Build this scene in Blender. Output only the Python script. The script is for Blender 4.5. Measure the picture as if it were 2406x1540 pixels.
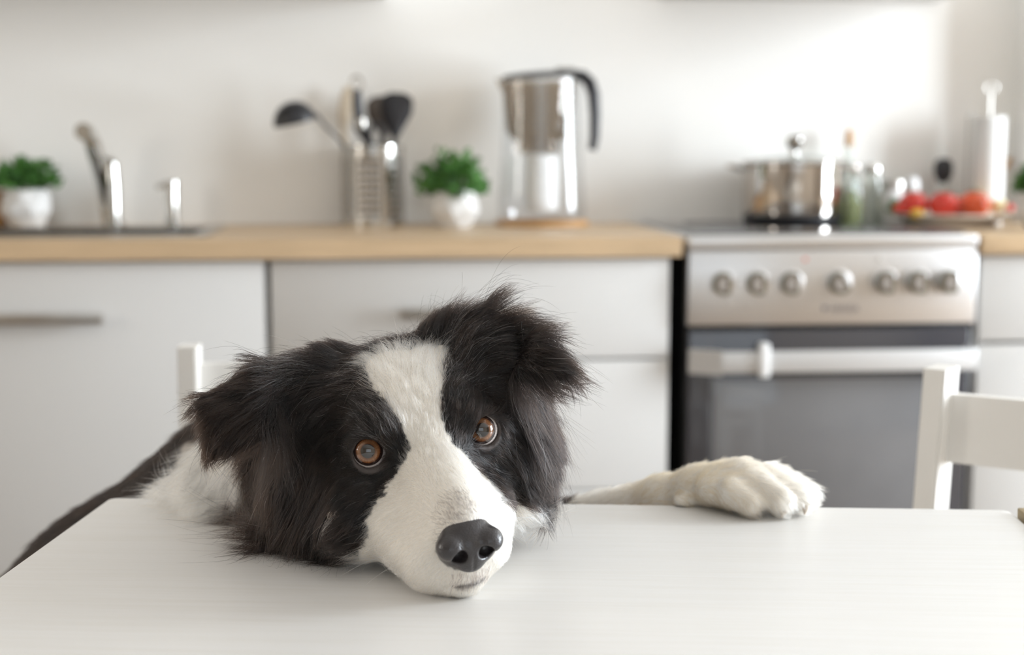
import bpy, bmesh, math, random
import numpy as np
from mathutils import Vector, Matrix, noise as mnoise
from mathutils.kdtree import KDTree
random.seed(4); RNG = np.random.default_rng(11)
SC = bpy.context.scene; COL = SC.collection; PI = math.pi
for o_ in list(bpy.data.objects): bpy.data.objects.remove(o_)

# ------------------------------------------------------------------ camera
FPX, PITCH, YAW, CZ = 3342.0, 0.1217, 0.09306, 1.044
camd = bpy.data.cameras.new('camera'); cam = bpy.data.objects.new('camera', camd); COL.objects.link(cam)
camd.sensor_width = 36.0; camd.lens = FPX * 36.0 / 2406.0; camd.clip_start = 0.02; camd.clip_end = 60
cam.location = (0, 0, CZ); cam.rotation_euler = (PI / 2 - PITCH, 0, -YAW)
camd.dof.use_dof = True; camd.dof.focus_distance = 0.955; camd.dof.aperture_fstop = 4.7
SC.camera = cam
CC = np.array([0, 0, CZ])
FW = np.array([math.sin(YAW) * math.cos(PITCH), math.cos(YAW) * math.cos(PITCH), -math.sin(PITCH)])
RT = np.array([math.cos(YAW), -math.sin(YAW), 0.0]); UP = np.cross(RT, FW)
def ray(px, py): return FW + RT * (px - 1203) / FPX - UP * (py - 770) / FPX
def P(px, py, d): return CC + ray(px, py) * d            # photograph point at axial distance d -> world
def onz(px, py, z): r = ray(px, py); return CC + r * (z - CZ) / r[2]
def ony(px, py, Y): r = ray(px, py); return CC + r * Y / r[1]
def proj(p):
    q = np.asarray(p, float) - CC; d = q @ FW
    return 1203 + FPX * (q @ RT) / d, 770 - FPX * (q @ UP) / d, d

# ------------------------------------------------------------------ world, lights, exposure
SC.view_settings.view_transform = 'Standard'; SC.view_settings.look = 'None'
SC.view_settings.gamma = 1.0; SC.view_settings.use_curve_mapping = False
SC.view_settings.exposure = 0.06
w = bpy.data.worlds.new('world'); SC.world = w; w.use_nodes = True
w.node_tree.nodes['Background'].inputs[0].default_value = (0.75, 0.86, 1.0, 1)
w.node_tree.nodes['Background'].inputs[1].default_value = 1.0
def area(name, loc, to, sx, sy, power, col):
    l = bpy.data.lights.new(name, 'AREA'); l.shape = 'RECTANGLE'; l.size = sx; l.size_y = sy; l.energy = power; l.color = col
    o = bpy.data.objects.new(name, l); COL.objects.link(o); o.location = loc
    o.rotation_euler = (Vector(to) - Vector(loc)).to_track_quat('-Z', 'Y').to_euler(); return o
XR, XL, YB, YF, ZC = 5.0, -2.7, 3.37, -2.4, 2.75         # right, left, back and rear walls, ceiling
# daylight in the three windows of the room (right, left, behind the camera)
area('daylight_right', (XR - .03, 1.3, 1.45), (XR - 2, 1.3, 1.45), 1.30, 2.25, 400, (0.835, 0.92, 1.0))
area('daylight_left', (XL + .03, 1.15, 1.55), (XL + 2, 1.15, 1.55), 0.5, 1.1, 15, (1.0, 0.93, 0.84))
area('daylight_rear', (.2, YF + .03, 1.6), (.2, 2, 1.5), 2.2, 1.4, 6.5, (0.98, 0.985, 1.0))

# ------------------------------------------------------------------ mesh kit
def box(bm, a, b, bev=0, seg=2):
    x0, y0, z0 = a; x1, y1, z1 = b
    t = bmesh.new()
    v = [t.verts.new(c) for c in ((x0,y0,z0),(x1,y0,z0),(x1,y1,z0),(x0,y1,z0),(x0,y0,z1),(x1,y0,z1),(x1,y1,z1),(x0,y1,z1))]
    for f in ((0,3,2,1),(4,5,6,7),(0,1,5,4),(1,2,6,5),(2,3,7,6),(3,0,4,7)): t.faces.new([v[i] for i in f])
    if bev: bmesh.ops.bevel(t, geom=t.edges[:], offset=bev, segments=seg, affect='EDGES', profile=.5)
    merge(bm, t)
def merge(bm, t, M=None):
    if M is not None: bmesh.ops.transform(t, matrix=M, verts=t.verts[:])
    me = bpy.data.meshes.new('tmp'); t.to_mesh(me); t.free(); bm.from_mesh(me); bpy.data.meshes.remove(me)
def lathe(bm, prof, c=(0,0,0), n=40, cap=True, M=None):
    """prof: (radius, z) from bottom to top; a radius of 0 closes to a point"""
    t = bmesh.new(); rings = []
    for r, z in prof:
        if r <= 1e-6: rings.append([t.verts.new((c[0], c[1], c[2] + z))])
        else: rings.append([t.verts.new((c[0] + r*math.cos(2*PI*i/n), c[1] + r*math.sin(2*PI*i/n), c[2] + z)) for i in range(n)])
    for A, B in zip(rings, rings[1:]):
        for i in range(n):
            j = (i+1) % n
            if len(A) == 1 and len(B) == 1: continue
            if len(A) == 1: t.faces.new((A[0], B[j], B[i]))
            elif len(B) == 1: t.faces.new((A[i], A[j], B[0]))
            else: t.faces.new((A[i], A[j], B[j], B[i]))
    if cap:
        if len(rings[0]) > 1: t.faces.new(rings[0][::-1])
        if len(rings[-1]) > 1: t.faces.new(rings[-1])
    merge(bm, t, M)
def tube(bm, pts, rad, n=12, cap=True, sy=1.0):
    """round bar along pts; rad a number or one per point; sy flattens it"""
    pts = [Vector(p) for p in pts]; m = len(pts)
    if not hasattr(rad, '__len__'): rad = [rad]*m
    T = [(pts[min(i+1,m-1)] - pts[max(i-1,0)]).normalized() for i in range(m)]
    ref = Vector((0,0,1)) if abs(T[0].z) < .9 else Vector((0,1,0))
    N = (ref - T[0]*ref.dot(T[0])).normalized(); rings = []
    for i in range(m):
        N = (N - T[i]*N.dot(T[i])).normalized(); B = T[i].cross(N)
        rings.append([bm.verts.new(pts[i] + (N*math.cos(2*PI*k/n)*sy + B*math.sin(2*PI*k/n))*rad[i]) for k in range(n)])
    for A, B in zip(rings, rings[1:]):
        for k in range(n): bm.faces.new((A[k], A[(k+1)%n], B[(k+1)%n], B[k]))
    if cap: bm.faces.new(rings[0][::-1]); bm.faces.new(rings[-1])
def arc(a, c, b, n=14):
    a, b, c = Vector(a), Vector(b), Vector(c)
    return [a*(1-t)**2 + c*2*t*(1-t) + b*t*t for t in [i/n for i in range(n+1)]]
def mesh_obj(name, me, mat=None, parent=None, loc=None):
    o = bpy.data.objects.new(name, me); COL.objects.link(o)
    if mat: me.materials.append(mat)
    if parent: o.parent = parent
    if loc is not None: o.location = loc
    return o
def obj(name, bm, mat, parent=None, loc=None, smooth=35, sub=0):
    bmesh.ops.recalc_face_normals(bm, faces=bm.faces[:])
    me = bpy.data.meshes.new(name); bm.to_mesh(me); bm.free()
    if smooth:
        me.shade_smooth()
        me.set_sharp_from_angle(angle=math.radians(smooth))
    o = mesh_obj(name, me, mat, parent, loc)
    if sub: m = o.modifiers.new('sub', 'SUBSURF'); m.levels = m.render_levels = sub
    return o
def tag(o, label, cat, group=None):
    o['label'] = label; o['category'] = cat
    if group: o['group'] = group
    return o
def thing(name, label, cat, loc=(0,0,0), rz=0, group=None):
    o = bpy.data.objects.new(name, None); COL.objects.link(o); o.location = loc; o.rotation_euler = (0,0,rz); o.empty_display_size = .05
    return tag(o, label, cat, group)
def struct(name, bm, mat, parent=None):
    o = obj(name, bm, mat, parent)
    if parent is None: o['kind'] = 'structure'
    return o
BM = bmesh.new

# ------------------------------------------------------------------ materials
def mat(name, col, rough=.5, metal=0, var=.0, scale=8, bump=0, bscale=60, stretch=(1,1,1), coat=0, trans=0, ior=1.45, alpha=1, spec=.5, sheen=0, col2=None):
    m = bpy.data.materials.new(name); m.use_nodes = True; nt = m.node_tree; b = nt.nodes['Principled BSDF']
    b.inputs['Base Color'].default_value = (*col, 1); b.inputs['Roughness'].default_value = rough; b.inputs['Metallic'].default_value = metal
    b.inputs['Coat Weight'].default_value = coat; b.inputs['Transmission Weight'].default_value = trans; b.inputs['IOR'].default_value = ior
    b.inputs['Specular IOR Level'].default_value = spec; b.inputs['Alpha'].default_value = alpha; b.inputs['Sheen Weight'].default_value = sheen
    tc = nt.nodes.new('ShaderNodeTexCoord'); mp = nt.nodes.new('ShaderNodeMapping'); mp.inputs['Scale'].default_value = stretch
    nt.links.new(tc.outputs['Object'], mp.inputs['Vector'])
    if var or col2:
        n = nt.nodes.new('ShaderNodeTexNoise'); n.inputs['Scale'].default_value = scale; n.inputs['Detail'].default_value = 5
        r = nt.nodes.new('ShaderNodeValToRGB'); c = np.array(col); k = np.array(col2) if col2 is not None else c*(1+var)
        lo = c if col2 is not None else c*(1-var)
        r.color_ramp.elements[0].position = .3; r.color_ramp.elements[1].position = .7
        r.color_ramp.elements[0].color = (*np.clip(lo,0,1), 1); r.color_ramp.elements[1].color = (*np.clip(k,0,1), 1)
        nt.links.new(mp.outputs[0], n.inputs['Vector']); nt.links.new(n.outputs['Fac'], r.inputs[0]); nt.links.new(r.outputs[0], b.inputs['Base Color'])
    if bump:
        n2 = nt.nodes.new('ShaderNodeTexNoise'); n2.inputs['Scale'].default_value = bscale; n2.inputs['Detail'].default_value = 4
        bp = nt.nodes.new('ShaderNodeBump'); bp.inputs['Strength'].default_value = bump; bp.inputs['Distance'].default_value = .002
        nt.links.new(mp.outputs[0], n2.inputs['Vector']); nt.links.new(n2.outputs['Fac'], bp.inputs['Height']); nt.links.new(bp.outputs[0], b.inputs['Normal'])
    return m
M = dict(
  wall=mat('wall_paint', (.87,.85,.815), .75, var=.012, scale=3, bump=.05, bscale=90),
  ceil=mat('ceiling_paint', (.85,.84,.82), .8, var=.01),
  wallwarm=mat('warm_wall_paint', (.44,.375,.305), .75, var=.012, scale=3, bump=.05, bscale=90),  # unseen walls, toned warm to tint and lower the bounced fill
  floor=mat('floor_wood', (.27,.20,.14), .45, var=.25, scale=3, stretch=(1,9,1), bump=.1, bscale=20),
  front=mat('cabinet_white', (.60,.59,.575), .38, var=.01, scale=4),
  carcass=mat('cabinet_board', (.70,.69,.67), .5, var=.01),
  worktop=mat('worktop_oak', (.545,.395,.245), .42, var=.12, scale=5, stretch=(1.2,14,14), bump=.06, bscale=30),
  steel=mat('brushed_steel', (.46,.44,.41), .24, 1, var=.05, scale=6, stretch=(.6,30,30)),
  panelsteel=mat('panel_steel', (.66,.65,.645), .33, 1, var=.03, scale=6, stretch=(.6,30,30)),
  chrome=mat('chrome', (.62,.61,.58), .07, 1, var=.01),
  potsteel=mat('polished_steel', (.54,.50,.46), .10, 1, var=.02, scale=3),
  handle=mat('handle_steel', (.50,.48,.45), .35, 1, var=.04, scale=20),
  dark=mat('black_enamel', (.012,.012,.013), .45, var=.1),
  glassdark=mat('oven_glass', (.045,.045,.052), .06, var=.1, scale=2, spec=.8, coat=.3),
  ceramic=mat('cooktop_glass', (.03,.03,.032), .025, var=.1, ior=1.6),
  alu=mat('oven_bar_alu', (.58,.575,.57), .38, .35, var=.02, stretch=(.5,30,30)),
  knob=mat('knob_metal', (.17,.155,.115), .4, .8, var=.06, scale=30),
  knobface=mat('knob_face', (.42,.39,.375), .4, .8, var=.04, scale=30),
  plastic=mat('black_plastic', (.022,.022,.025), .28, var=.1, scale=20),
  ink=mat('print_ink', (.12,.12,.14), .5, var=.03),
  red=mat('red_print', (.65,.15,.12), .5, var=.03),
  white=mat('white_ceramic', (.72,.705,.685), .45, var=.012, scale=10, bump=.05),
  whiteplas=mat('white_plastic', (.80,.80,.80), .35, var=.01),
  clear=mat('clear_plastic', (.96,.97,.97), .03, trans=1, ior=1.3, var=.005),
  smoke=mat('smoky_plastic', (.36,.33,.30), .05, trans=.80, ior=1.25, var=.03),
  glass=mat('clear_glass', (.95,.97,.95), .02, trans=1, ior=1.4, var=.005),
  oil=mat('pale_oil', (.70,.76,.42), .1, trans=.6, var=.05),
  palewood=mat('pale_wood', (.62,.52,.40), .5, var=.1, scale=20, stretch=(1,6,6)),
  wood=mat('light_wood', (.52,.29,.12), .5, var=.15, scale=20, stretch=(1,6,6)),
  paint=mat('chair_paint', (.81,.785,.745), .42, var=.015, scale=6, bump=.04),
  leaf=mat('herb_leaf', (.035,.125,.016), .5, col2=(.08,.225,.035), scale=40, sheen=.1),
  soil=mat('soil', (.05,.035,.025), .9, var=.3, scale=60),
  tomato=mat('tomato_skin', (.62,.035,.018), .16, var=.15, scale=14, coat=.3),
  tomato2=mat('tomato_skin_orange', (.72,.10,.025), .18, var=.15, scale=14, coat=.3),
  yellow=mat('yellow_pepper_skin', (.72,.42,.03), .2, var=.12, scale=14, coat=.3),
  pale=mat('pale_onion_skin', (.72,.62,.36), .35, var=.08, scale=14),
  paper=mat('paper_towel', (.72,.72,.71), .9, var=.01, bump=.2, bscale=200),
  plate=mat('plate_glaze', (.74,.66,.57), .25, var=.03),
)

def thin(name, tint, rough=.03, gloss=1.0, ior=1.45):     # thin clear wall: mirror share by angle, the rest goes straight through
    m = bpy.data.materials.new(name); m.use_nodes = True; nt = m.node_tree; nt.nodes.remove(nt.nodes['Principled BSDF'])
    t = nt.nodes.new('ShaderNodeBsdfTransparent'); g = nt.nodes.new('ShaderNodeBsdfGlossy'); f = nt.nodes.new('ShaderNodeMath'); lw = nt.nodes.new('ShaderNodeLayerWeight'); pw = nt.nodes.new('ShaderNodeMath'); pw.operation = 'POWER'; pw.inputs[1].default_value = 4.0; f.operation = 'MULTIPLY_ADD'; f.inputs[1].default_value = .6; f.inputs[2].default_value = .045; lw.inputs['Blend'].default_value = .5; nt.links.new(lw.outputs['Facing'], pw.inputs[0]); nt.links.new(pw.outputs[0], f.inputs[0]); mx = nt.nodes.new('ShaderNodeMixShader')
    n = nt.nodes.new('ShaderNodeTexNoise'); n.inputs['Scale'].default_value = 6; r = nt.nodes.new('ShaderNodeValToRGB'); c = np.array(tint)
    r.color_ramp.elements[0].color = (*c*.985, 1); r.color_ramp.elements[1].color = (*np.clip(c*1.015, 0, 1), 1); nt.links.new(n.outputs['Fac'], r.inputs[0]); nt.links.new(r.outputs[0], t.inputs['Color'])
    g.inputs['Roughness'].default_value = rough
    nt.links.new(f.outputs[0], mx.inputs[0]); nt.links.new(t.outputs[0], mx.inputs[1]); nt.links.new(g.outputs[0], mx.inputs[2]); nt.links.new(mx.outputs[0], nt.nodes['Material Output'].inputs['Surface']); return m
M['clear'] = thin('clear_plastic', (.988,.990,.988), .04, ior=1.4); M['smoke'] = thin('smoky_plastic', (.78,.735,.685), .06, ior=1.4); M['glass'] = thin('clear_glass', (.95,.965,.95), .02)
# ------------------------------------------------------------------ the room
def wall_x(name, X, th, win):                             # wall in the YZ plane with one window opening
    bm = BM(); y0, y1, z0, z1 = win; a, b = min(X, X+th), max(X, X+th)
    box(bm, (a, YF, 0), (b, y0, ZC)); box(bm, (a, y1, 0), (b, YB, ZC)); box(bm, (a, y0, 0), (b, y1, z0)); box(bm, (a, y0, z1), (b, y1, ZC))
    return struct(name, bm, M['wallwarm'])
bm = BM(); box(bm, (XL-.2, YF-.2, -.1), (XR+.2, YB+.2, 0)); struct('floor', bm, M['floor'])
bm = BM(); box(bm, (XL-.2, YF-.2, ZC), (XR+.2, YB+.2, ZC+.1)); struct('ceiling', bm, M['ceil'])
bm = BM(); box(bm, (XL-.2, YB, 0), (XR+.2, YB+.15, ZC)); struct('wall_back', bm, M['wall'])
wall_x('wall_right', XR, .15, (.6, 2.0, .25, 2.65)); wall_x('wall_left', XL, -.15, (.7, 1.6, .9, 2.2))
bm = BM(); box(bm, (XL, YF-.15, 0), (-1, YF, ZC)); box(bm, (1.4, YF-.15, 0), (XR, YF, ZC)); box(bm, (-1, YF-.15, 0), (1.4, YF, .85)); box(bm, (-1, YF-.15, 2.35), (1.4, YF, ZC))
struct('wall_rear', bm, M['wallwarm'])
bm = BM(); box(bm, (1.54, 3.25, 0), (XR, YB, ZC)); struct('wall_shade_block', bm, M['wall'])  # unseen block added to shade the right end of the back wall
def win_frame(name, c, axis, wdt, hgt):
    bm = BM(); f = .05
    def bx(u0, u1, z0, z1):
        if axis == 'x': box(bm, (c[0]-.03, c[1]+u0, c[2]+z0), (c[0]+.03, c[1]+u1, c[2]+z1))
        else: box(bm, (c[0]+u0, c[1]-.03, c[2]+z0), (c[0]+u1, c[1]+.03, c[2]+z1))
    W, H = wdt/2, hgt/2
    bx(-W, W, -H, -H+f); bx(-W, W, H-f, H); bx(-W, -W+f, -H, H); bx(W-f, W, -H, H); bx(-.025, .025, -H, H)
    o = struct(name, bm, M['whiteplas'])
    g = BM()
    if axis == 'x': box(g, (c[0]-.004, c[1]-W+f, c[2]-H+f), (c[0]+.004, c[1]+W-f, c[2]+H-f))
    else: box(g, (c[0]-W+f, c[1]-.004, c[2]-H+f), (c[0]+W-f, c[1]+.004, c[2]+H-f))
    obj('pane', g, M['glass'], o)
win_frame('window_1', (XR+.09, 1.3, 1.45), 'x', 1.4, 2.4); win_frame('window_2', (XL-.09, 1.15, 1.55), 'x', .9, 1.3); win_frame('window_3', (.2, YF-.09, 1.6), 'y', 2.4, 1.5)
# ------------------------------------------------------------------ base cabinets, worktops, sink, upper units
ZT, YD = .88, 2.789                                       # worktop height, plane of the cabinet fronts
def bar_handle(parent, name, xc, z, length, y):
    bm = BM(); t = bmesh.new()
    box(bm, (xc-length/2, y-.034, z-.011), (xc+length/2, y-.024, z+.011), .003)
    for s in (-1, 1): box(bm, (xc+s*(length/2-.02)-.008, y-.027, z-.008), (xc+s*(length/2-.02)+.008, y+.001, z+.008), .002)
    return obj(name, bm, M['handle'], parent)
def base_unit(label, x0, x1, parts):
    t = thing('base_cabinet', label, 'cabinet', (0, 0, 0))
    bm = BM()
    for a, b in (((x0, YD+.02, .1), (x0+.018, YB-.005, ZT-.04)), ((x1-.018, YD+.02, .1), (x1, YB-.005, ZT-.04)), ((x0+.018, YD+.02, .1), (x1-.018, YB-.005, .118)), ((x0+.018, YB-.02, .118), (x1-.018, YB-.005, ZT-.04)), ((x0+.018, YD+.02, ZT-.055), (x1-.018, YD+.06, ZT-.04))): box(bm, a, b)
    obj('carcass', bm, M['carcass'], t)
    bm = BM(); box(bm, (x0, YD+.05, 0), (x1, YD+.066, .1)); obj('plinth', bm, M['front'], t)
    for kind, z0, z1, hx, hz, hl in parts:
        bm = BM(); box(bm, (x0+.004, YD, z0), (x1-.004, YD+.019, z1), .0015); f = obj(kind, bm, M['front'], t)
        if hl: bar_handle(f, 'handle', hx, hz, hl, YD)
    return t
XS0, XS1 = .609, 1.207
base_unit('white sink cabinet with a long steel door handle, left of the drawers', -1.09, -.220, [('door', .105, ZT-.043, -.657, .731, .26)])
base_unit('white drawer cabinet between the sink cabinet and the stove', -.214, .580, [('drawer', ZT-.242, ZT-.043, .170, .734, .262), ('drawer', .37, ZT-.247, .183, .53, .262), ('drawer', .105, .366, .183, .27, .262)])
base_unit('narrow white cabinet right of the stove under the vegetables', 1.216, 1.53, [('drawer', .662, ZT-.043, 0, 0, 0), ('door', .105, .655, 0, 0, 0)])
SX0, SX1, SY0, SY1 = -1.02, -.36, 2.88, 3.205              # sink opening
bm = BM(); YW = 2.769
for a, b in (((-1.1, YW), (SX0, YB)), ((SX1, YW), (.597, YB)), ((SX0, YW), (SX1, SY0)), ((SX0, SY1), (SX1, YB))):
    box(bm, (a[0], a[1], ZT-.038), (b[0], b[1], ZT))
bmesh.ops.remove_doubles(bm, verts=bm.verts[:], dist=1e-5)
tag(obj('worktop', bm, M['worktop']), 'long oak worktop with the sink, left of the stove', 'worktop')
bm = BM(); box(bm, (1.212, YW, ZT-.038), (1.535, YB, ZT), .002); tag(obj('worktop', bm, M['worktop']), 'short oak worktop right of the stove under the vegetable plate', 'worktop')
t = thing('kitchen_sink', 'stainless steel inset sink in the oak worktop at left', 'sink', (0,0,0))
bm = BM(); r0 = .02
for a, b in (((SX0-r0, SY0-r0), (SX1+r0, SY0+.012)), ((SX0-r0, SY1-.012), (SX1+r0, SY1+r0)), ((SX0-r0, SY0+.012), (SX0+.012, SY1-.012)), ((SX1-.012, SY0+.012), (SX1+r0, SY1-.012))):
    box(bm, (a[0], a[1], ZT), (b[0], b[1], ZT+.004), .001)
obj('rim', bm, M['steel'], t)
bm = BM(); e = .008
for a, b in (((SX0+e, SY0+e, ZT-.16), (SX1-e, SY1-e, ZT-.158)), ((SX0+e, SY0+e, ZT-.158), (SX0+e+.002, SY1-e, ZT)), ((SX1-e-.002, SY0+e, ZT-.158), (SX1-e, SY1-e, ZT)), ((SX0+e, SY0+e, ZT-.158), (SX1-e, SY0+e+.002, ZT)), ((SX0+e, SY1-e-.002, ZT-.158), (SX1-e, SY1-e, ZT))): box(bm, a, b)
obj('basin', bm, M['steel'], t)

def upper(name, label, x0, x1, yf, zb, doors, cat='cabinet'):
    t = thing(name, label, cat, (0,0,0))
    bm = BM(); box(bm, (x0, yf+.019, zb), (x1, YB, zb+.7)); obj('carcass', bm, M['carcass'], t)
    n = doors; wd = (x1-x0)/n
    for i in range(n):
        bm = BM(); box(bm, (x0+i*wd+.002, yf, zb+.002), (x0+(i+1)*wd-.002, yf+.018, zb+.698), .0015); obj('door', bm, M['front'], t)
upper('wall_cabinet', 'white wall cabinet above the sink and utensils', -1.10, .02, 3.06, 1.402, 2)
t = thing('range_hood', 'slim pale range hood above the stove', 'hood', (0,0,0))
bm = BM(); box(bm, (.66, 3.0, 1.405), (1.34, YB, 1.46), .004); obj('body', bm, M['front'], t)
bm = BM(); box(bm, (.86, 3.16, 1.46), (1.14, YB, 2.3), .004); obj('chimney', bm, M['front'], t)
bm = BM(); box(bm, (.72, 3.05, 1.4025), (1.28, 3.32, 1.4055)); obj('grease_filter', bm, M['steel'], t)

# ------------------------------------------------------------------ the stove
t = thing('electric_stove', 'freestanding steel electric stove with seven knobs and black oven door', 'stove', (0,0,0))
yf = 2.775
bm = BM(); box(bm, (XS0+.004, yf+.03, .02), (XS1-.004, YB-.03, ZT-.028), .002); obj('body', bm, M['dark'], t)
bm = BM(); box(bm, (XS0, yf-.002, ZT-.026), (XS1, YB-.02, ZT+.002), .006, 3); obj('top_rim', bm, M['panelsteel'], t)
bm = BM(); box(bm, (XS0+.012, yf+.045, ZT+.002), (XS1-.012, YB-.045, ZT+.006), .0015); cook = obj('cooktop', bm, M['ceramic'], t)
for (x, y, r) in ((.77, 2.95, .09), (1.05, 2.95, .075), (.77, 3.2, .075), (.955, 3.215, .09)):
    bm = BM(); lathe(bm, [(r, 0), (r, .0004), (r-.002, .0004), (r-.002, 0)], (x, y, ZT+.0061), 48, False); obj('burner_ring', bm, M['ink'], cook)
bm = BM(); bb = bmesh.new(); box(bb, (XS0+.002, yf, .702), (XS1-.002, yf+.03, ZT-.027), .003); merge(bm, bb); panel = obj('control_panel', bm, M['panelsteel'], t)
kx = [.681, .751, .820, .918, 1.015, 1.082, 1.147]
for i, x in enumerate(kx):
    a = .52 if i == 3 else 0; z = .787
    def dshape(r, cut, y0, y1):                            # round knob with a flat side
        bm = BM(); pts = [(r*math.cos(q), r*math.sin(q)) for q in np.linspace(math.acos(cut/r), 2*PI - math.acos(cut/r), 22)]
        ca, sa = math.cos(a), math.sin(a); pts = [(u*ca - v*sa, u*sa + v*ca) for u, v in pts]
        A = [bm.verts.new((x+u, y0, z+v)) for u, v in pts]; B = [bm.verts.new((x+u, y1, z+v)) for u, v in pts]
        bm.faces.new(A); fb = bm.faces.new(B)
        for q in range(len(A)): bm.faces.new((A[q], A[(q+1) % len(A)], B[(q+1) % len(A)], B[q]))
        bmesh.ops.bevel(bm, geom=list(fb.edges), offset=.0015, segments=2, affect='EDGES'); return bm
    Mk = Matrix.Translation((x, yf, z)) @ Matrix.Rotation(PI/2, 4, 'X'); bm = BM(); lathe(bm, [(.0255, 0), (.0255, .002), (.0235, .003), (0, .003)], n=36, M=Mk); kb = obj('knob', bm, M['panelsteel'], t)
    obj('grip', dshape(.0225, .0115, yf, yf-.022), M['knob'], kb); obj('grip_face', dshape(.0165, .0045, yf-.0215, yf-.0228), M['knobface'], kb)
def text(s, size, loc, material, parent, name='lettering', sx=1):
    c = bpy.data.curves.new(name, 'FONT'); c.body = s; c.size = size; c.align_x = 'CENTER'; c.align_y = 'CENTER'; c.extrude = .0003
    o = bpy.data.objects.new(name, c); COL.objects.link(o); o.location = loc; o.rotation_euler = (PI/2, 0, 0); o.scale = (sx, 1, 1); o.parent = parent
    me = bpy.data.meshes.new_from_object(o); bpy.data.objects.remove(o); me.materials.clear(); o = mesh_obj(name, me, material, parent, loc); o.rotation_euler = (PI/2, 0, 0); o.scale = (sx, 1, 1); return o
text('HANSA', .0185, (.931, yf-.0006, .733), M['ink'], panel, sx=1.0)
bm = BM(); v = [bm.verts.new(c) for c in ((.884, yf-.0006, .739), (.897, yf-.0006, .739), (.8905, yf-.0006, .727))]; f = bm.faces.new(v); r = bmesh.ops.extrude_face_region(bm, geom=[f]); bmesh.ops.translate(bm, vec=(0, .0005, 0), verts=[q for q in r['geom'] if isinstance(q, bmesh.types.BMVert)]); obj('emblem', bm, M['ink'], panel)
for x, m_ in ((.848, 'red'), (1.0, 'handle')):
    bm = BM(); lathe(bm, [(.004, 0), (.004, .0015), (.003, .002), (0, .002)], n=20, M=Matrix.Translation((x, yf, .834)) @ Matrix.Rotation(PI/2, 4, 'X')); obj('indicator_lamp', bm, M[m_], panel)
# oven door: black glass in two depths, with a flat bar across
bm = BM(); box(bm, (XS0+.006, yf+.004, .235), (XS1-.010, yf+.030, .692), .003); door = obj('oven_door', bm, M['glassdark'], t)
bm = BM(); box(bm, (.668, yf+.0025, .30), (1.150, yf+.0045, .592), .0008); obj('window_glass', bm, mat('oven_window', (.16,.16,.165), .10, var=.12, scale=3, coat=.4), door)
bm = BM(); y = yf-.040
box(bm, (.672, y, .611), (1.196, y+.012, .654), .003)
hb = obj('handle', bm, M['alu'], door)
bm = BM(); v = []
for (x, yy) in ((.613, yf-.006), (.673, y), (.673, y+.010), (.622, yf+.006)): v.append((x, yy))
A = [bm.verts.new((x, yy, .607)) for x, yy in v]; B = [bm.verts.new((x, yy, .656)) for x, yy in v]
bm.faces.new(A); bm.faces.new(B)
for i in range(4): bm.faces.new((A[i], A[(i+1)%4], B[(i+1)%4], B[i]))
obj('handle_end', bm, M['alu'], hb)
bm = BM(); box(bm, (1.186, y+.004, .611), (1.198, yf+.006, .654), .002); obj('handle_end', bm, M['alu'], hb)
bm = BM(); box(bm, (.748, y-.010, .603), (.768, y+.016, .671), .004); obj('child_lock', bm, M['whiteplas'], hb)
bm = BM(); box(bm, (XS0+.006, yf+.004, .05), (XS1-.010, yf+.030, .228), .003); obj('storage_drawer', bm, M['panelsteel'], t)
for x in (XS0+.05, XS1-.05):
    for yy in (yf+.08, YB-.1):
        bm = BM(); lathe(bm, [(.02, 0), (.02, .022)], (x, yy, 0), 20); obj('foot', bm, M['plastic'], t)
# ------------------------------------------------------------------ things on the worktops
def gx(px, Y, py=500): return float(ony(px, py, Y)[0])   # where a photograph column stands at depth Y
def gz(px, py, Y): return float(ony(px, py, Y)[2])
def leaves(n, rx, ry, rz, size, base=0.0, seed=1, droop=.3):
    r = random.Random(seed); bm = BM()
    for i in range(n):
        a = r.uniform(0, 2*PI); el = math.asin(r.uniform(-.15, 1)); rad = r.uniform(.55, 1.0) * (1 + .22*math.sin(3*a+seed))
        c = Vector((rx*rad*math.cos(a)*math.cos(el), ry*rad*math.sin(a)*math.cos(el), base + rz*rad*math.sin(el)))
        d = (c - Vector((0,0,base-.02))).normalized(); d = (d + Vector((r.uniform(-.7,.7), r.uniform(-.7,.7), r.uniform(-.6,.5)))).normalized()
        s = d.cross(Vector((r.uniform(-1,1), r.uniform(-1,1), r.uniform(-1,1)))).normalized(); nn = d.cross(s); k = size*r.uniform(.6, 1.25)
        q = [c - d*k, c - d*k*.2 + s*k*.75 + nn*k*.18, c + d*k*.45 + s*k*.5 + nn*k*.1, c + d*k, c + d*k*.45 - s*k*.5 + nn*k*.1, c - d*k*.2 - s*k*.75 + nn*k*.18]
        v = [bm.verts.new(p) for p in q]; m_ = bm.verts.new(c - nn*k*.12)
        for j in range(6): bm.faces.new((v[j], v[(j+1)%6], m_))
    return bm
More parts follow.
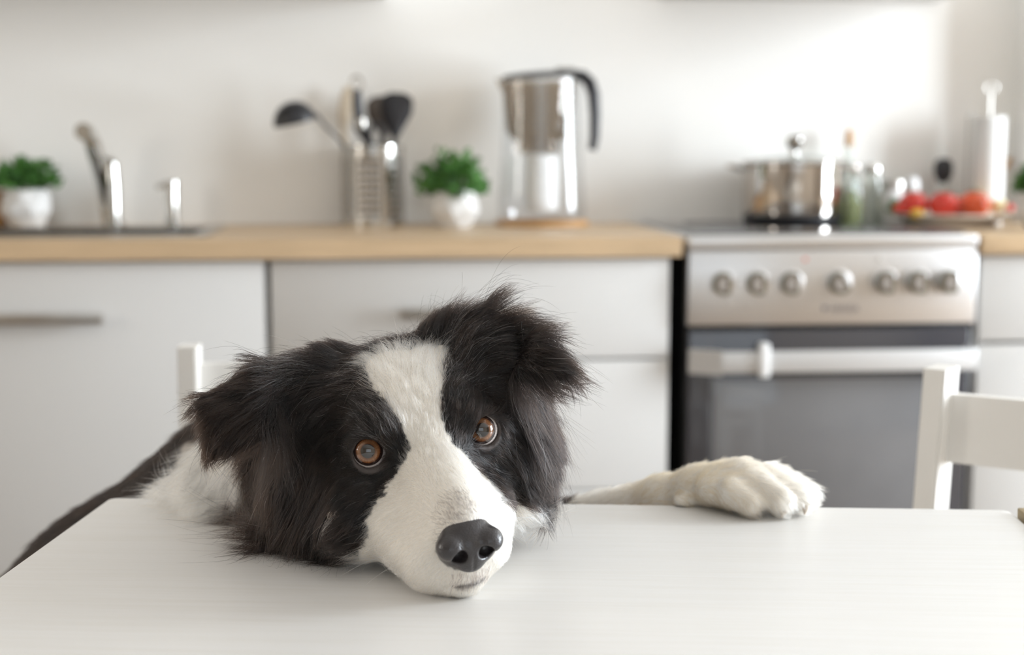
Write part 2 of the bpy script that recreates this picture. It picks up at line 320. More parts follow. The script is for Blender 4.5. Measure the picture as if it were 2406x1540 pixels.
def hexpot(label, loc, rz, group, seed, fol, n=420, size=.011):
    t = thing('potted_herb', label, 'potted plant', loc, rz, group)
    bm = BM(); k = 7
    tiers = [(.036, 0, 0), (.058, .036, .5), (.052, .072, 0), (.045, .084, .5), (.040, .080, .5), (.040, .06, .5)]
    R = [[bm.verts.new((r*math.cos(2*PI*(i+o)/k), r*math.sin(2*PI*(i+o)/k), z)) for i in range(k)] for r, z, o in tiers]
    bm.faces.new(R[0][::-1]); bm.faces.new(R[-1])
    for (A, oa), (B, ob) in zip(list(zip(R, [x[2] for x in tiers]))[:-1], list(zip(R, [x[2] for x in tiers]))[1:]):
        for i in range(k):
            j = (i+1) % k
            if oa == ob: bm.faces.new((A[i], A[j], B[j], B[i]))
            elif oa < ob: bm.faces.new((A[i], A[j], B[i])); bm.faces.new((A[j], B[j], B[i]))
            else: bm.faces.new((A[i], A[j], B[j])); bm.faces.new((A[i], B[j], B[i]))
    obj('pot', bm, M['white'], t, smooth=0)
    bm = BM(); lathe(bm, [(.038, .062), (.036, .074), (0, .078)], n=14); obj('soil', bm, M['soil'], t)
    bm = BM(); r = random.Random(seed)
    for i in range(26):
        a = r.uniform(0, 2*PI); q = r.uniform(.2, .8)
        tube(bm, arc((.012*math.cos(a), .012*math.sin(a), .07), (.02*math.cos(a), .02*math.sin(a), .10), (fol[0]*q*math.cos(a), fol[1]*q*math.sin(a), fol[3]+fol[2]*.5), 4), .0011, 5)
    obj('stem', bm, M['leaf'], t)['kind'] = 'stuff'
    f = obj('foliage', leaves(n, fol[0], fol[1], fol[2], size, fol[3], seed), M['leaf'], t); f['kind'] = 'stuff'
    return t
G_POT = 'faceted white herb pots on the worktop'
hexpot('white faceted pot of green herbs at the left end beside the tap', (-.787, 3.288, ZT), .2, G_POT, 3, (.072, .055, .052, .098))
hexpot('white faceted pot of bushy green herb between utensil holder and jug', (.168, 3.19, ZT), .5, G_POT, 7, (.084, .06, .085, .085), 520)
hexpot('dark green herb pot at the far right behind the vegetable plate', (1.447, 2.995, ZT), .1, G_POT, 9, (.076, .06, .055, .090), 520)

# wooden cup cut by the left edge of the photograph
bm = BM(); lathe(bm, [(.026, 0), (.031, .004), (.033, .08), (.030, .08), (.028, .006), (0, .006)]); tag(obj('wooden_cup', bm, M['wood'], loc=(-.872, 3.326, ZT)), 'brown wooden cup left of the leftmost white herb pot', 'cup')

# the tap: upright chrome body, tilted lever and spout
t = thing('kitchen_tap', 'tall chrome kitchen tap behind the sink with slanted spout', 'tap', (-.598, 3.30, ZT))
bm = BM(); lathe(bm, [(.028, 0), (.028, .006), (.022, .010), (.021, .012)], n=32); obj('base', bm, M['chrome'], t)
bm = BM(); tube(bm, [(.006, -.03, .0), (.006, -.03, .10), (.004, -.03, .140), (-.002, -.025, .150)], [.0155, .0155, .0145, .010], 20); obj('side_body', bm, M['chrome'], t)
bm = BM(); tube(bm, [(-.006, 0, .01), (-.018, -.01, .10), (-.034, -.045, .19), (-.041, -.075, .212), (-.043, -.095, .212)], [.020, .019, .0175, .0185, .0185], 22); obj('spout', bm, M['chrome'], t)
bm = BM(); tube(bm, [(-.012, -.012, .135), (-.004, -.025, .152), (.008, -.032, .148)], [.008, .007, .006], 12); obj('lever', bm, M['chrome'], t)
t = thing('soap_dispenser', 'short chrome soap dispenser right of the tap', 'dispenser', (-.466, 3.29, ZT))
bm = BM(); lathe(bm, [(.020, 0), (.020, .006), (.0145, .010), (.0145, .085), (.0165, .087), (.0165, .102), (.014, .104), (0, .104)], n=32); obj('pump_body', bm, M['chrome'], t)
bm = BM(); tube(bm, [(0, -.005, .094), (-.02, -.012, .094), (-.032, -.016, .088)], [.006, .0055, .005], 12); obj('nozzle', bm, M['chrome'], t)

# perforated utensil holder
hx, hy = -.012, 3.285
t = thing('utensil_holder', 'perforated stainless steel cylinder holding the kitchen utensils', 'utensil holder', (hx, hy, ZT))
bm = BM(); n, rows, H, R_ = 72, 22, .182, .071
V = [[bm.verts.new((R_*math.cos(2*PI*i/n), R_*math.sin(2*PI*i/n), H*j/rows)) for i in range(n)] for j in range(rows+1)]
for j in range(rows):
    for i in range(n):
        if 3 <= j <= 17 and (j % 2) and (i % 12) in (1, 3, 5, 7) : continue
        bm.faces.new((V[j][i], V[j][(i+1)%n], V[j+1][(i+1)%n], V[j+1][i]))
bm.faces.new(V[0][::-1])
so = obj('shell', bm, M['steel'], t); md = so.modifiers.new('wall', 'SOLIDIFY'); md.thickness = .0012
bm = BM(); lathe(bm, [(R_-.001, H-.004), (R_+.002, H-.003), (R_+.002, H), (R_-.001, H+.001)], n=60, cap=False); obj('top_ring', bm, M['chrome'], t)
bm = BM(); lathe(bm, [(R_-.001, 0), (R_+.004, 0), (R_+.004, .012), (R_+.001, .014), (R_-.001, .014)], n=60, cap=False); obj('base_ring', bm, M['chrome'], t)
# utensils: each stands in the holder, its foot inside
def U(px, py, Y): return Vector(ony(px, py, Y))
GU = 'utensils in the steel holder'
foot = lambda dx, dy: Vector((hx+dx, hy+dy, ZT+.012))
# ladle
t = thing('ladle', 'black ladle leaning left out of the steel utensil holder', 'ladle', (0,0,0), 0, GU)
a = U(800, 330, 3.25); b = U(742, 268, 3.215)
bm = BM(); tube(bm, [foot(.03, .02), a, a.lerp(b, .6) + Vector((0, 0, -.004)), b], [.0045, .005, .005, .0055], 10, sy=.7); obj('handle', bm, M['plastic'], t)
bm = BM(); c = U(694, 288, 3.2); rr = .048
prof = [(0, rr*.98)] + [(rr*math.sin(x), rr*.98*math.cos(x)) for x in np.linspace(.15, PI/2, 10)] + [(rr-.0025, .0)] + [((rr-.003)*math.sin(x), (rr*.98-.003)*math.cos(x)) for x in np.linspace(PI/2-.05, .15, 10)] + [(0, rr*.98-.003)]
lathe(bm, prof[::-1], n=36, cap=False, M=Matrix.Translation(c) @ Matrix.Rotation(-.22, 4, 'Y') @ Matrix.Rotation(.12, 4, 'X')); obj('bowl', bm, M['plastic'], t)
# tongs / peeler with ring end
t = thing('whisk', 'black handled whisk with a steel ring end, tallest utensil in the holder', 'whisk', (0,0,0), 0, GU)
a = U(868, 340, 3.26); b = U(846, 300, 3.245); c2 = U(838, 215, 3.235)
bm = BM(); tube(bm, [foot(-.01, -.01), a, b, U(841, 260, 3.24), c2], [.006, .008, .0135, .0115, .0105], 14); obj('handle', bm, M['plastic'], t)
bm = BM(); cc = U(838, 196, 3.235); pts = [cc + Vector((.0125*math.cos(x), 0, .016*math.sin(x))) for x in np.linspace(0, 2*PI, 20)]; tube(bm, pts, .0032, 8, cap=False); obj('hanging_ring', bm, M['steel'], t)
bm = BM(); lathe(bm, [(0, -.018), (.010, -.012), (.0125, 0), (.010, .012), (0, .018)], n=20, M=Matrix.Translation(U(849, 290, 3.225))); obj('grip_inlay', bm, M['steel'], t)
# wooden spatula, seen behind, pale
t = thing('spatula', 'pale wooden spatula standing behind the whisk in the holder', 'spatula', (0,0,0), 0, GU)
bm = BM(); p0, p1, p2 = foot(-.04, .03), U(806, 300, 3.32), U(822, 205, 3.335)
tube(bm, [p0, p1.lerp(p0, .5), p1, p1.lerp(p2, .3), p1.lerp(p2, .75), p2], [.006, .006, .009, .017, .018, .012], 14, sy=.25); obj('paddle', bm, M['palewood'], t)
def headed(name, label, cat, f, neck, top, wid, Yn, mt, thick=.004):
    t = thing(name, label, cat, (0,0,0), 0, GU)
    bm = BM(); tube(bm, [f, neck.lerp(f, .5), neck], [.0055, .0055, .0060], 10, sy=.8); obj('handle', bm, mt, t)
    bm = BM(); d = top - neck; L = d.length; dz = d.normalized(); dx = Vector((1, .12, 0)); dx = (dx - dz*dx.dot(dz)).normalized(); dy = dz.cross(dx); grid = []
    NU, NV = 9, 12
    for side in (1, -1):
        g = []
        for j in range(NV+1):
            v = j/NV; wv = wid*min(1, (.18+1.5*v))*(1 if v < .8 else math.sqrt(max(.05, 1-((v-.8)/.22)**2)))
            g.append([bm.verts.new(neck + dz*L*v + dx*wv*(2*i/NU-1) + dy*(side*thick*.5 + .010*(2*i/NU-1)**2*math.sin(v*PI) )) for i in range(NU+1)])
        grid.append(g)
    for s, g in enumerate(grid):
        for j in range(NV):
            for i in range(NU): bm.faces.new((g[j][i], g[j][i+1], g[j+1][i+1], g[j+1][i]))
    A, B = grid
    for j in range(NV):
        bm.faces.new((A[j][0], A[j+1][0], B[j+1][0], B[j][0])); bm.faces.new((A[j][NU], A[j+1][NU], B[j+1][NU], B[j][NU]))
    for i in range(NU):
        bm.faces.new((A[0][i], A[0][i+1], B[0][i+1], B[0][i])); bm.faces.new((A[NV][i], A[NV][i+1], B[NV][i+1], B[NV][i]))
    obj('head', bm, mt, t)
M['brownplas'] = mat('brown_plastic', (.07,.052,.04), .35, var=.1, scale=20)
headed('serving_spoon', 'large black serving spoon at the right of the utensil holder', 'spoon', foot(.02, -.02), U(928, 325, 3.25), U(934, 218, 3.235), .037, 3.24, M['plastic'])
headed('slotted_turner', 'brown turner behind the black serving spoon in the holder', 'turner', foot(-.02, .03), U(905, 322, 3.30), U(893, 226, 3.315), .034, 3.3, M['brownplas'])
t = thing('potato_masher', 'small black looped masher handle low in the utensil holder', 'masher', (0,0,0), 0, GU)
bm = BM(); cc = U(884, 318, 3.225); tube(bm, [cc + Vector((.015*math.cos(x), 0, .026*math.sin(x))) for x in np.linspace(0, 2*PI, 22)], .0055, 10, cap=False); obj('loop', bm, M['plastic'], t)
bm = BM(); tube(bm, [foot(.015, -.03), cc - Vector((0, 0, .026))], .005, 10); obj('rod', bm, M['steel'], t)

# water jug on a round wooden board
jx, jy = .372, 3.252
bm = BM(); lathe(bm, [(.100, 0), (.107, .002), (.107, .010), (.104, .012), (0, .012)], n=56); tag(obj('round_board', bm, M['wood'], loc=(jx, jy, ZT)), 'round brown wooden board under the filter jug', 'board')
t = thing('filter_jug', 'clear water filter jug with smoky hopper and black handle', 'jug', (jx, jy, ZT+.012))
def shell(prof, th): return prof + [(max(r-th, 0), z+(th if i == 0 else 0)) for i, (r, z) in reversed(list(enumerate(prof)))]
outer = [(0, 0), (.092, 0), (.100, .006), (.101, .03), (.098, .08), (.092, .17), (.089, .25), (.088, .318)]
inner = [(r-.0025, z if i else .003) for i, (r, z) in enumerate(outer[2:])]
bm = BM(); lathe(bm, outer + [(.0855, .318), (.0865, .25), (.0895, .17), (.0955, .08), (.0985, .03), (.097, .009), (0, .004)], n=64, cap=False, M=Matrix.Diagonal((1, .72, 1, 1))); obj('body', bm, M['clear'], t)
hop = [(0, .150), (.040, .150), (.046, .156), (.048, .178), (.066, .190), (.074, .205), (.080, .26), (.0835, .315)]
bm = BM(); lathe(bm, hop + [(.081, .315), (.0775, .26), (.0715, .207), (.064, .193), (.045, .181), (.043, .160), (0, .154)], n=56, cap=False, M=Matrix.Diagonal((1, .72, 1, 1)) @ Matrix.Translation((-.008, 0, 0))); obj('hopper', bm, M['smoke'], t)
bm = BM(); lathe(bm, [(0, .022), (.034, .022), (.038, .026), (.037, .140), (.033, .149), (0, .149)], n=40); obj('filter_cartridge', bm, M['whiteplas'], t)
bm = BM(); lathe(bm, [(0, .318), (.091, .318), (.092, .322), (.088, .327), (.06, .331), (0, .332)], n=56, cap=False, M=Matrix.Diagonal((1, .74, 1, 1))); bmesh.ops.rotate(bm, verts=bm.verts[:], cent=(-.08, 0, .318), matrix=Matrix.Rotation(-.07, 3, 'Y')); lid = obj('lid', bm, M['plastic'], t)
bm = BM(); box(bm, (.03, -.022, .338), (.075, .022, .347), .004); obj('refill_flap', bm, M['chrome'], lid)
bm = BM(); tube(bm, [(.070, -.005, .330), (.092, -.006, .327), (.108, -.008, .312), (.117, -.010, .285), (.120, -.012, .24), (.119, -.014, .19), (.114, -.014, .160)], [.010, .0115, .012, .0115, .0105, .0095, .008], 16, sy=1.2); obj('handle', bm, M['plastic'], t)
bm = BM(); v = [(-.088, -.02, .316), (-.108, 0, .322), (-.088, .02, .316), (-.088, 0, .285)]; q = [bm.verts.new(c) for c in v]
for f in ((0,1,3), (1,2,3), (0,2,1), (0,3,2)): bm.faces.new([q[i] for i in f])
obj('spout', bm, M['smoke'], t, smooth=0)

# cooking pot on the stove
ZC_ = ZT + .0062
t = thing('cooking_pot', 'polished steel cooking pot with glass lid on the cooktop', 'pot', (.951, 3.215, ZC_))
R_ = .117
bm = BM(); lathe(bm, [(0, 0), (R_-.014, 0), (R_-.006, .004), (R_-.002, .018), (R_, .03), (R_, .132), (R_+.004, .136), (R_+.003, .138), (R_-.002, .135), (R_-.003, .02), (0, .006)], n=72, cap=False); obj('body', bm, M['potsteel'], t)
bm = BM(); lathe(bm, [(R_-.016, .0), (R_-.0045, .001), (R_-.0005, .016), (R_-.003, .022)], n=72, cap=False); obj('base_reflection', bm, M['plastic'], t)  # dark band paints the cooktop's reflection low on the steel
for s in (-1, 1):
    bm = BM(); pts = [(s*(R_-.002), -.028, .122), (s*(R_+.022), -.026, .128), (s*(R_+.036), -.014, .130), (s*(R_+.038), 0, .130), (s*(R_+.036), .014, .130), (s*(R_+.022), .026, .128), (s*(R_-.002), .028, .122)]
    tube(bm, pts, .0045, 12); obj('handle', bm, M['potsteel'], t)
bm = BM(); lathe(bm, [(R_+.001, .137), (R_+.001, .141), (R_-.004, .142)], n=72, cap=False); lid = obj('lid', bm, M['potsteel'], t)
bm = BM(); lathe(bm, [(R_-.003, .139), (.08, .148), (.04, .154), (0, .156), ], n=56, cap=False); obj('lid_glass', bm, M['glass'], lid)
bm = BM(); lathe(bm, [(.010, .154), (.010, .160), (.008, .166), (.016, .174), (.021, .182), (.021, .192), (.015, .198), (0, .199)], n=36, cap=False); obj('lid_knob', bm, M['chrome'], lid)

# bottles and jars right of the pot
def bottle(name, label, x, y, prof, th, fill, stop, g='bottles and jars beside the cooking pot', zz=ZT):
    t = thing(name, label, 'bottle' if 'bottle' in name else 'jar', (x, y, zz), 0, g)
    bm = BM(); lathe(bm, [(0, 0)] + prof + [(max(r-th, .001), max(z, th)) for r, z in reversed(prof)] + [(0, th)], n=32, cap=False); obj('glass', bm, M['glass'], t)
    if fill:
        h = fill[0]; pr = [(max(r-th-.0004, .001), max(z, th+.0004)) for r, z in prof if z < h]; bm = BM(); lathe(bm, [(0, th+.0004)] + pr + [(pr[-1][0], h), (0, h)], n=28, cap=False); obj('contents', bm, M[fill[1]], t)
    if stop: bm = BM(); lathe(bm, stop[0], n=24, cap=False); obj(stop[2], bm, M[stop[1]], t)
    return t
bx_ = gx(2000, 3.29); bottle('oil_bottle', 'slender oil bottle with brown cork behind the cooking pot', gx(1987, 3.335), 3.325, [(.024, 0), (.026, .006), (.026, .10), (.020, .13), (.011, .15), (.010, .185), (.012, .188)], .002, (.075, 'oil'), ([(0, .180), (.009, .180), (.010, .190), (.0085, .215), (.004, .222), (0, .223)], 'wood', 'cork'))
bottle('glass_jar', 'small clear glass jar with shiny lid right of the cooking pot', gx(2047, 3.20), 3.20, [(.022, 0), (.024, .004), (.024, .10), (.019, .115), (.018, .122)], .002, None, ([(0, .118), (.020, .118), (.021, .121), (.021, .132), (.016, .140), (0, .143)], 'chrome', 'lid'))
bottle('vinegar_bottle', 'short clear bottle of pale green oil beside the cooking pot', gx(2006, 3.15), 3.145, [(.017, 0), (.019, .004), (.019, .07), (.012, .09), (.010, .11), (.011, .113)], .0018, (.055, 'oil'), ([(0, .106), (.0085, .106), (.0095, .113), (.0095, .124), (0, .126)], 'chrome', 'stopper'), zz=ZT+.0061)

# plate of vegetables
px_, py_ = 1.304, 3.14
t = thing('plate', 'wide pale plate under the tomatoes and peppers', 'plate', (px_, py_, ZT))
bm = BM(); lathe(bm, [(0, .010), (.085, .010), (.112, .014), (.144, .027), (.148, .0275), (.147, .031), (.141, .030), (.110, .021), (.085, .0175), (0, .0175)], n=64, cap=False); lathe(bm, [(.09, 0), (.098, 0), (.100, .0125), (.092, .0115)], n=48, cap=False); obj('dish', bm, M['plate'], t)
GT = 'vegetables on the plate'
def veg(name, label, cat, px, py, Y, r, mt, sq=.95, lobes=0, stem=True, rest=None):
    x = gx(px, Y, py); z = ZT + .0178 + r*sq if rest is None else rest
    t = thing(name, label, cat, (x, Y, z), random.uniform(0, 6), GT)
    bm = BM(); n = 24; prof = [(math.sin(a), -math.cos(a)) for a in np.linspace(0, PI, 13)]
    lathe(bm, [(r*s_, r*sq*c_*(1-.12*max(0, c_)**6)) for s_, c_ in prof], n=n, cap=False)
    if lobes:
        for v in bm.verts:
            a = math.atan2(v.co.y, v.co.x); k = 1 + .06*math.cos(lobes*a); v.co.x *= k; v.co.y *= k
    obj('flesh', bm, mt, t)
    if stem:
        bm = BM(); zt = r*sq*.86
        for i in range(5):
            a = i*2*PI/5; q = [bm.verts.new(c) for c in ((0, 0, zt+.002), (r*.25*math.cos(a+.4), r*.25*math.sin(a+.4), zt+.003), (r*.55*math.cos(a), r*.55*math.sin(a), zt), (r*.25*math.cos(a-.4), r*.25*math.sin(a-.4), zt+.003))]; bm.faces.new(q)
        tube(bm, [(0, 0, zt), (.002, 0, zt+.008)], .0016, 6); obj('stalk', bm, M['leaf'], t)
    return t
veg('tomato', 'large red tomato at the left of the plate', 'tomato', 2146, 472, 3.14, .0335, M['tomato'])
veg('tomato', 'shiny red tomato in the middle of the plate', 'tomato', 2217, 474, 3.11, .0335, M['tomato'])
veg('tomato', 'orange-red tomato at the right of the plate', 'tomato', 2290, 474, 3.12, .034, M['tomato2'])
veg('tomato', 'dark red tomato partly hidden between two others on the plate', 'tomato', 2247, 480, 3.185, .027, M['tomato'])
veg('bell_pepper', 'small yellow pepper lying low in front of the left tomato', 'pepper', 2155, 497, 3.07, .0165, M['yellow'], .8, 4, False)
veg('bell_pepper', 'yellow pepper showing above the tomatoes at the back of the plate', 'pepper', 2277, 468, 3.232, .029, M['yellow'], .95, 4)
veg('onion', 'pale yellow onion at the right rim of the plate', 'onion', 2345, 488, 3.13, .020, M['pale'], .95, 0, False, rest=ZT+.0255+.0195)
veg('cherry_tomato', 'tiny red cherry tomato at the right end of the plate', 'tomato', 2372, 502, 3.11, .010, M['tomato'], .95, 0, False, rest=ZT+.043)
veg('cherry_tomato', 'tiny red cherry tomato at the left rim of the plate', 'tomato', 2108, 500, 3.10, .011, M['tomato'], .95, 0, False, rest=ZT+.042)
x = gx(2100, 3.15); bm = leaves(26, .016, .014, .022, .012, 0, 5); o = obj('lettuce', bm, M['leaf'], loc=(x+.004, 3.16, ZT+.034)); tag(o, 'small green lettuce sprig at the left of the plate', 'lettuce', GT)

# pepper mill, salt shaker, paper towel, wooden spoon
x = gx(2217, 3.30); t = thing('pepper_mill', 'pepper mill with a round black top behind the vegetables', 'pepper mill', (x, 3.31, ZT))
bm = BM(); lathe(bm, [(.022, 0), (.023, .006), (.021, .06), (.014, .085), (.013, .095), (0, .095)], n=28); obj('body', bm, M['glass'], t)
bm = BM(); lathe(bm, [(.011, .094), (.013, .10), (.020, .108), (.0225, .125), (.021, .143), (.012, .152), (0, .154)], n=28); obj('top', bm, M['plastic'], t)
x = gx(2143, 3.30); t = thing('salt_shaker', 'small white salt shaker behind the left tomato', 'shaker', (x, 3.31, ZT))
bm = BM(); lathe(bm, [(.019, 0), (.021, .004), (.020, .07), (.018, .085), (0, .085)], n=28); obj('body', bm, M['white'], t)
bm = BM(); lathe(bm, [(.0185, .084), (.018, .098), (.012, .108), (0, .111)], n=28); obj('cap', bm, M['whiteplas'], t)
x = gx(2093, 3.33); t = thing('preserve_jar', 'squat jar with grey lid between shiny jar and salt shaker', 'jar', (x, 3.328, ZT))
bm = BM(); lathe(bm, [(.030, 0), (.033, .005), (.033, .070), (.028, .082), (0, .082)], n=32); obj('glass', bm, M['white'], t)
bm = BM(); lathe(bm, [(.0325, .081), (.0325, .099), (.030, .101), (0, .101)], n=32); obj('lid', bm, M['handle'], t)
x = gx(2317, 3.27); t = thing('paper_towel_holder', 'steel wire holder carrying the paper towel roll at right', 'holder', (x, 3.27, ZT))
bm = BM(); lathe(bm, [(.046, 0), (.046, .004), (.043, .006), (0, .006)], n=40); obj('base', bm, M['chrome'], t)
bm = BM(); tube(bm, [(0, 0, .006), (0, 0, .305)], .0025, 10); tube(bm, [(.014*math.cos(a), 0, .318+.014*math.sin(a)) for a in np.linspace(-PI/2, 3*PI/2, 18)], .0022, 8); obj('rod', bm, M['handle'], t)
bm = BM(); tube(bm, [(-.043, .0, .005), (-.050, .0, .02)] + [Vector((-.052, .0, z)) for z in (.1, .2, .25)] + [(-.047, .0, .262), (-.042, .0, .25)], .003, 8); obj('tear_arm', bm, M['handle'], t)
bm = BM(); lathe(bm, [(.010, .008), (.036, .008), (.0365, .010), (.0365, .248), (.036, .250), (.010, .250), (.010, .008)], (x, 3.27, ZT), n=48, cap=False); tag(obj('paper_towel_roll', bm, M['paper']), 'white paper towel roll standing on its steel holder', 'paper towel')
t = thing('wooden_spoon', 'brown wooden spoon leaning on the back wall at far right', 'spoon', (0,0,0))
a, b = Vector((1.412, 3.315, ZT+.002)), Vector(ony(2372, 372, 3.352))
bm = BM(); tube(bm, [a, a.lerp(b, .75)], .0045, 10); obj('handle', bm, M['wood'], t)
bm = BM(); tube(bm, [a.lerp(b, .74), a.lerp(b, .82), a.lerp(b, .92), b], [.005, .013, .015, .008], 14, sy=.35); obj('bowl', bm, M['wood'], t)
# ------------------------------------------------------------------ the table and the two chairs
TZ = .765
FLc = Vector((-.2215, 1.163, 0)); TA = -.148; TW, TL = .722, 1.25
t = thing('dining_table', 'white painted wooden table with the dog resting its chin on it', 'table', FLc, TA)
def grain(m):
    nt = m.node_tree; b = nt.nodes['Principled BSDF']; tc = nt.nodes.new('ShaderNodeTexCoord'); mp = nt.nodes.new('ShaderNodeMapping'); mp.inputs['Scale'].default_value = (2.2, 60, 60)
    n = nt.nodes.new('ShaderNodeTexNoise'); n.inputs['Scale'].default_value = 3.0; n.inputs['Detail'].default_value = 6; n.inputs['Roughness'].default_value = .65
    bp = nt.nodes.new('ShaderNodeBump'); bp.inputs['Strength'].default_value = .10; bp.inputs['Distance'].default_value = .001
    nt.links.new(tc.outputs['Object'], mp.inputs[0]); nt.links.new(mp.outputs[0], n.inputs['Vector']); nt.links.new(n.outputs['Fac'], bp.inputs['Height']); nt.links.new(bp.outputs[0], b.inputs['Normal'])
    r = nt.nodes.new('ShaderNodeValToRGB'); r.color_ramp.elements[0].position = .25; r.color_ramp.elements[1].position = .6
    r.color_ramp.elements[0].color = (.755, .735, .70, 1); r.color_ramp.elements[1].color = (.79, .775, .755, 1)
    nt.links.new(n.outputs['Fac'], r.inputs[0]); nt.links.new(r.outputs[0], b.inputs['Base Color'])
    return m
M['tabletop'] = grain(mat('table_paint', (.80,.78,.75), .40))
bm = BM()
outl = [(x, y) for cx, cy, a0 in ((TW-.008, -.008, 0), (.008, -.008, 90), (.008, -TL+.008, 180), (TW-.008, -TL+.008, 270)) for x, y in [(cx+.008*math.cos(math.radians(a0+q)), cy+.008*math.sin(math.radians(a0+q))) for q in (0, 30, 60, 90)]]
lo = [bm.verts.new((x, y, TZ-.024)) for x, y in outl]; hi = [bm.verts.new((x, y, TZ)) for x, y in outl]
bm.faces.new(lo[::-1]); top = bm.faces.new(hi)
for i in range(len(lo)): j = (i+1) % len(lo); bm.faces.new((lo[i], lo[j], hi[j], hi[i]))
bmesh.ops.bevel(bm, geom=[e for e in top.edges], offset=.0025, segments=3, affect='EDGES', profile=.5)
obj('tabletop', bm, M['tabletop'], t)
bm = BM(); box(bm, (TW+.003, -TL+.02, TZ-.016), (TW+.012, -.012, TZ+.0045), .001); o = obj('edge_strip', bm, mat('worn_wood_strip', (.33,.25,.13), .5, var=.2, scale=25, stretch=(5,1,5)), t); o['label'] = 'brown bare wood strip along the right table edge'
bm = BM()
for a, b in (((.05, -.19, TZ-.10), (TW-.05, -.17, TZ-.024)), ((.05, -TL+.05, TZ-.10), (TW-.05, -TL+.07, TZ-.024)), ((.05, -TL+.07, TZ-.10), (.07, -.19, TZ-.024)), ((TW-.07, -TL+.07, TZ-.10), (TW-.05, -.19, TZ-.024))): box(bm, a, b)
obj('apron', bm, M['paint'], t)
for x in (.04, TW-.09):
    for y in (-.45, -TL+.04):
        bm = BM(); box(bm, (x, y, 0), (x+.05, y+.05, TZ-.0245), .003); obj('leg', bm, M['paint'], t)
def chair(label, loc, rz, recl, ztop, rail, flip=1):
    """back posts stand at local x = 0 and x = W on y = 0; the seat reaches towards -y"""
    t = thing('dining_chair', label, 'chair', loc, rz, 'white painted chairs at the table'); W, D = .40, .40
    def yz(z): return recl*(z-.45)
    for x in (0, W-.0):
        bm = BM(); s = .0115
        for z0, z1 in ((.45, ztop), (0, .45)):
            A = [bm.verts.new((x+dx, yz(z0 if z0 else .45)+(-.0 if z0 else .0)+dy + (0 if z0 else .03), z0)) for dx, dy in ((-s,-s*1.7),(s,-s*1.7),(s,s*1.5),(-s,s*1.5))]
            B = [bm.verts.new((x+dx, yz(z1)+dy, z1)) for dx, dy in ((-s,-s*1.7),(s,-s*1.7),(s,s*1.5),(-s,s*1.5))]
            bm.faces.new(A[::-1]); bm.faces.new(B)
            for i in range(4): j = (i+1) % 4; bm.faces.new((A[i], A[j], B[j], B[i]))
        bmesh.ops.bevel(bm, geom=[e for e in bm.edges if abs((e.verts[0].co-e.verts[1].co).z) > .1], offset=.002, segments=2, affect='EDGES')
        obj('back_leg', bm, M['paint'], t)
    for x in (.01, W-.01):
        bm = BM(); box(bm, (x-.016, -D+.005, 0), (x+.016, -D+.037, .427), .003); obj('front_leg', bm, M['paint'], t)
    for zr0, zr1 in (rail, (rail[0]-.15, rail[0]-.11)):
        bm = BM(); n = 10; bow = .016
        rows = []
        for z in (zr0, zr1):
            for q in (.001, .014): rows.append([bm.verts.new((.010+(W-.02)*i/n, yz(z)+q+bow*math.sin(PI*i/n), z)) for i in range(n+1)])
        a, b, c, d = rows
        for i in range(n):
            bm.faces.new((a[i], a[i+1], c[i+1], c[i])); bm.faces.new((b[i], d[i], d[i+1], b[i+1])); bm.faces.new((c[i], c[i+1], d[i+1], d[i])); bm.faces.new((a[i], b[i], b[i+1], a[i+1]))
        for k in (0, n): bm.faces.new((a[k], b[k], d[k], c[k]))
        obj('back_rail', bm, M['paint'], t)
    bm = BM(); box(bm, (-.015, -D-.01, .427), (W+.015, -.016, .447), .006); obj('seat', bm, M['paint'], t)
    bm = BM()
    for a, b in (((.02, -D+.02, .36), (W-.02, -D+.035, .427)), ((.0, -D+.035, .36), (.015, -.02, .427)), ((W-.015, -D+.035, .36), (W, -.02, .427))): box(bm, a, b)
    obj('seat_frame', bm, M['paint'], t)
    return t
chair('white wooden chair behind the dog, left of its head', (-.232, 1.735, 0), -.06, .03, .812, (.700, .789))
chair('white wooden chair at right in front of the oven door', (.532, 1.335, 0), -.80, .10, .832, (.738, .806))
# ------------------------------------------------------------------ the dog: one implicit body, grown as a single mesh
HR = np.array([[0.969, 0.239, -0.066], [0.214, -0.940, -0.266], [0.125, -0.244, 0.962]]); HT = np.array([.0312, .926, .852]); HS = .01035
u_, _s, v_ = np.linalg.svd(HR); HR = u_ @ v_
def L(l, f, u): return HT + HR @ (np.array([l, f, u], float) * HS)      # head-local centimetres -> world
def toL(p): return (np.asarray(p) - HT) @ HR / HS
PR = []
def ell(c, r, R=np.eye(3), k=.01, sub=False):
    r = np.array(r, float); PR.append(dict(t='e', c=np.array(c, float), r=r, R=R, k=k, sub=sub, bc=np.array(c, float), br=r.max()))
def cap(a, b, ra, rb, k=.01, sub=False, fl=None):
    a, b = np.array(a, float), np.array(b, float); PR.append(dict(t='c', a=a, b=b, ra=ra, rb=rb, k=k, sub=sub, bc=(a+b)/2, br=np.linalg.norm(a-b)/2 + max(ra, rb)))
def tri(a, b, c, th, k=.006):
    a, b, c = [np.array(q, float) for q in (a, b, c)]; m = (a+b+c)/3; PR.append(dict(t='t', a=a, b=b, c=c, th=th, k=k, sub=False, bc=m, br=max(np.linalg.norm(q-m) for q in (a, b, c)) + th))
